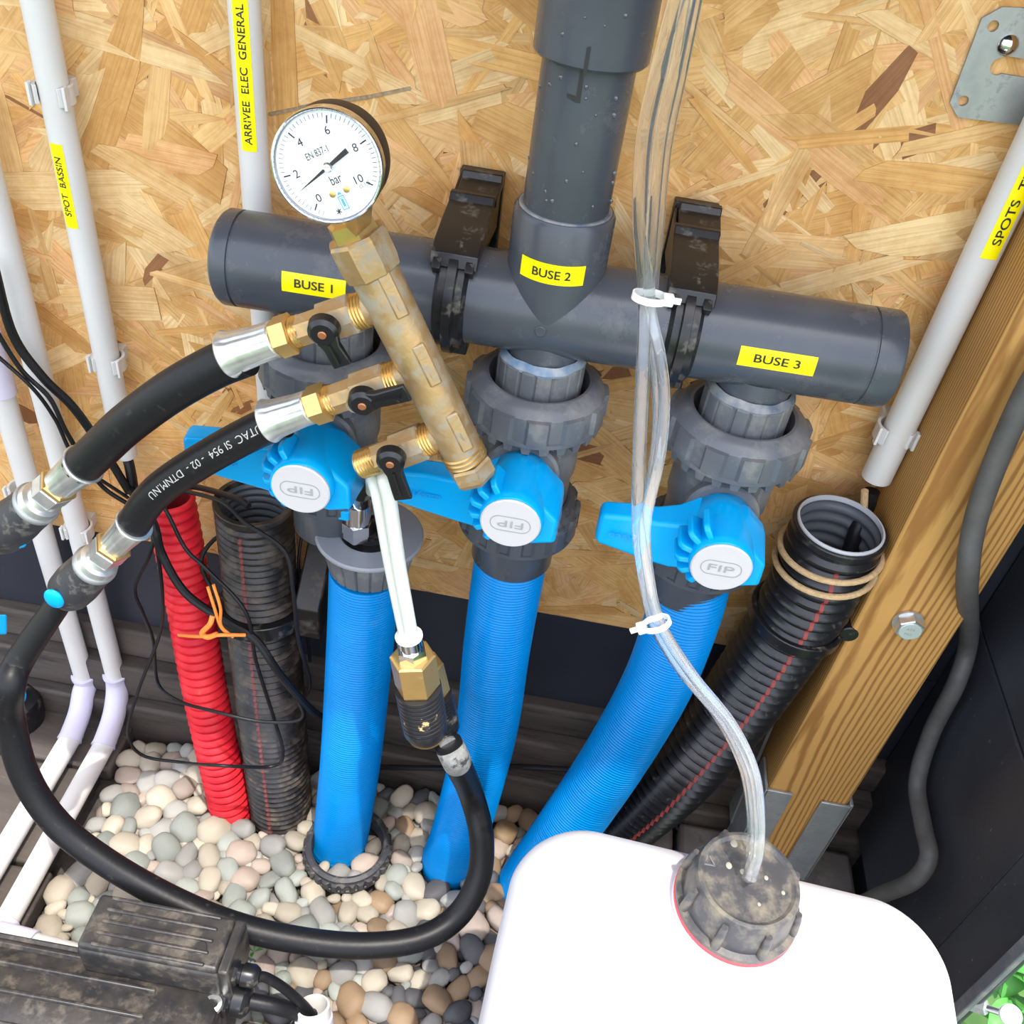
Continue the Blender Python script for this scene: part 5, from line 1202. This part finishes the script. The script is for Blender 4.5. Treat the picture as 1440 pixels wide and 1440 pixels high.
def place(n, rmin, rmax, z, relax, seed, thr):
    r_ = random.Random(seed); got = []; grid = {}
    cell = .03
    for k in range(n):
        r = rmin+(rmax-rmin)*(1-k/n)**1.6*r_.uniform(.75, 1.1)
        for _ in range(30):
            x, y = r_.uniform(X0, X1), r_.uniform(Y0, Y1)
            if blocked(x, y, r): continue
            dd_ = math.hypot(x-RO.x, y-RO.y)
            if .040-r*.6 < dd_ < .050+r*.6: continue
            gx, gy = int(x/cell), int(y/cell); ok = True
            for i in (-1, 0, 1):
                for j in (-1, 0, 1):
                    for (a, b, c_) in grid.get((gx+i, gy+j), ()):
                        if (a-x)**2+(b-y)**2 < (thr*(c_+r))**2: ok = False; break
                    if not ok: break
                if not ok: break
            if ok: grid.setdefault((gx, gy), []).append((x, y, r)); got.append((x, y, z+r_.uniform(-.003, .004), r)); break
    return got
top_ = place(2600, .0060, .0175, -.006, 0, 3, .72)
low_ = place(1400, .010, .016, -.018, 0, 9, .68)
print('pebbles', len(top_), len(low_))
def colidx(x, y, r_):  # stones turn browner and darker rightwards: own colour, partly painting in the shade there
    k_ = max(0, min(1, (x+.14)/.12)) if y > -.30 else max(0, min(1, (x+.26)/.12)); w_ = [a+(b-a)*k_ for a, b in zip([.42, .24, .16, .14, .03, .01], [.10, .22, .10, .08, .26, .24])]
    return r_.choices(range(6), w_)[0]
def vis(p):
    d = p-CAM; z = d.dot(fw); return 720+F*d.dot(rt)/z, 720-F*d.dot(up)/z, z
scored = []
for (x, y, z, r) in top_:
    u, v, dz_ = vis(V((x, y, z))); s = r/dz_
    if not (-5 < u < 1445 and -5 < v < 1445): s *= .0
    if u > 700+(1440-v)*0 and v > 1200 and u > 720: s *= 0
    if u < 370 and v > 1250 and u < 330 and v > 1300: s *= 0
    scored.append((s, x, y, z, r))
scored.sort(reverse=True)
LM = [('the foot of the red duct', G(322, 1128, 0)), ('the foot of the dusty black duct', G(395, 1130, 0)), ('the black ring nut', G(489, 1185, 0)), ('the foot of the middle blue hose', G(632, 1205, 0)), ('the foot of the right blue hose', G(742, 1238, 0)), ('the black ribbed box', G(220, 1260, 0)), ('the white conduit elbows', G(165, 1000, 0)), ('the lowest dip of the looping hose', G(480, 1330, 0)), ('the open white pipe end', G(450, 1400, 0)), ('the white jug', G(690, 1400, 0))]
def plabel(nm, x, y, r):
    u, v, _ = vis(V((x, y, 0))); best = min(LM, key=lambda q: (q[1].x-x)**2+(q[1].y-y)**2); a, b, _ = vis(best[1])
    du, dv = u-a, v-b; d = ('right of' if du > 0 else 'left of') if abs(du) > abs(dv) else ('in front of' if dv > 0 else 'behind')
    rel = ('just ' if math.hypot(du, dv) < 45 else '' if math.hypot(du, dv) < 85 else 'well ')+d
    sz = 'large' if r > .0145 else 'medium-sized' if r > .0115 else 'small'
    return '%s %s pebble %s %s' % (sz, {'cream': 'cream', 'grey': 'light grey', 'grey green': 'grey-green', 'pinkish': 'pinkish', 'brown': 'brown', 'dark slate': 'dark slate'}[nm], rel, best[0])
PL = {'cream': 'pale cream rounded pebble lying in the gravel bed', 'grey': 'light grey rounded pebble lying in the gravel bed', 'grey green': 'grey-green rounded pebble lying in the gravel bed', 'pinkish': 'pinkish beige rounded pebble lying in the gravel bed', 'brown': 'brown rounded pebble lying in the gravel bed', 'dark slate': 'dark slate-coloured pebble lying in the gravel bed'}
meshes = {}
def pmesh(s, ci):
    if (s, ci) not in meshes:
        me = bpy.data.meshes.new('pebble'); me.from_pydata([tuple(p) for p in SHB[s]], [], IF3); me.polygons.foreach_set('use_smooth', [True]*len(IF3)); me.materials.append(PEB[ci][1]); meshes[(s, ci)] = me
    return meshes[(s, ci)]
from mathutils import Euler
rr_ = random.Random(21); rest = []
for k, (s, x, y, z, r) in enumerate(scored):
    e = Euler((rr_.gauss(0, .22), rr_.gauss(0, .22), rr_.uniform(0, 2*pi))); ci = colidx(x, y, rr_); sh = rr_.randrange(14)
    if k < 300 and s > 0:
        o = bpy.data.objects.new('pebble', pmesh(sh, ci)); COL.objects.link(o); o.location = (x, y, z); o.rotation_euler = e; o.scale = (r*1.12,)*3
        nm = PEB[ci][0]; o['label'] = plabel(nm, x, y, r); o['category'] = 'pebble'; o['group'] = 'pebbles of the gravel bed'
    else: rest.append((x, y, z, r, e, sh, ci))
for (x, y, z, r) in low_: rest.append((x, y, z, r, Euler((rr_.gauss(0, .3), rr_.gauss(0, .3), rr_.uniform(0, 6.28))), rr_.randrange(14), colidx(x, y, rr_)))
NV = len(IV); A_ = []; FF = []; MI = []
for q, (x, y, z, r, e, sh, ci) in enumerate(rest):
    m_ = np.array(e.to_matrix())*(r*1.12); A_.append(np.array([tuple(p) for p in SH[sh]])@m_.T+np.array((x, y, z))); FF += [tuple(i+q*NV for i in t_) for t_ in IF]; MI += [ci]*len(IF)
me = bpy.data.meshes.new('gravel'); me.from_pydata(np.concatenate(A_).tolist(), [], FF)
for nm, m_ in PEB: me.materials.append(m_)
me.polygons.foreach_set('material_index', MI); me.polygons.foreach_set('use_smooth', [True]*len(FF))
go = bpy.data.objects.new('gravel', me); COL.objects.link(go); go['label'] = 'bed of smaller and buried pebbles filling the floor between the hoses'; go['category'] = 'gravel'; go['kind'] = 'stuff'
# small weed
wd_ = G(357, 1338, .02); wt_ = thing('weed_sprout', 'tiny green sprout growing between the pebbles behind the black box', 'plant', wd_)
for k in range(4):
    a = k*1.6; mk('leaf', ([wd_+V((0, 0, 0)), wd_+V((.006*cos(a)-.002*sin(a), .006*sin(a)+.002*cos(a), .008)), wd_+V((.012*cos(a), .012*sin(a), .010)), wd_+V((.006*cos(a)+.002*sin(a), .006*sin(a)-.002*cos(a), .008))], [(0, 1, 2, 3)], 1), m_leaf, wt_)
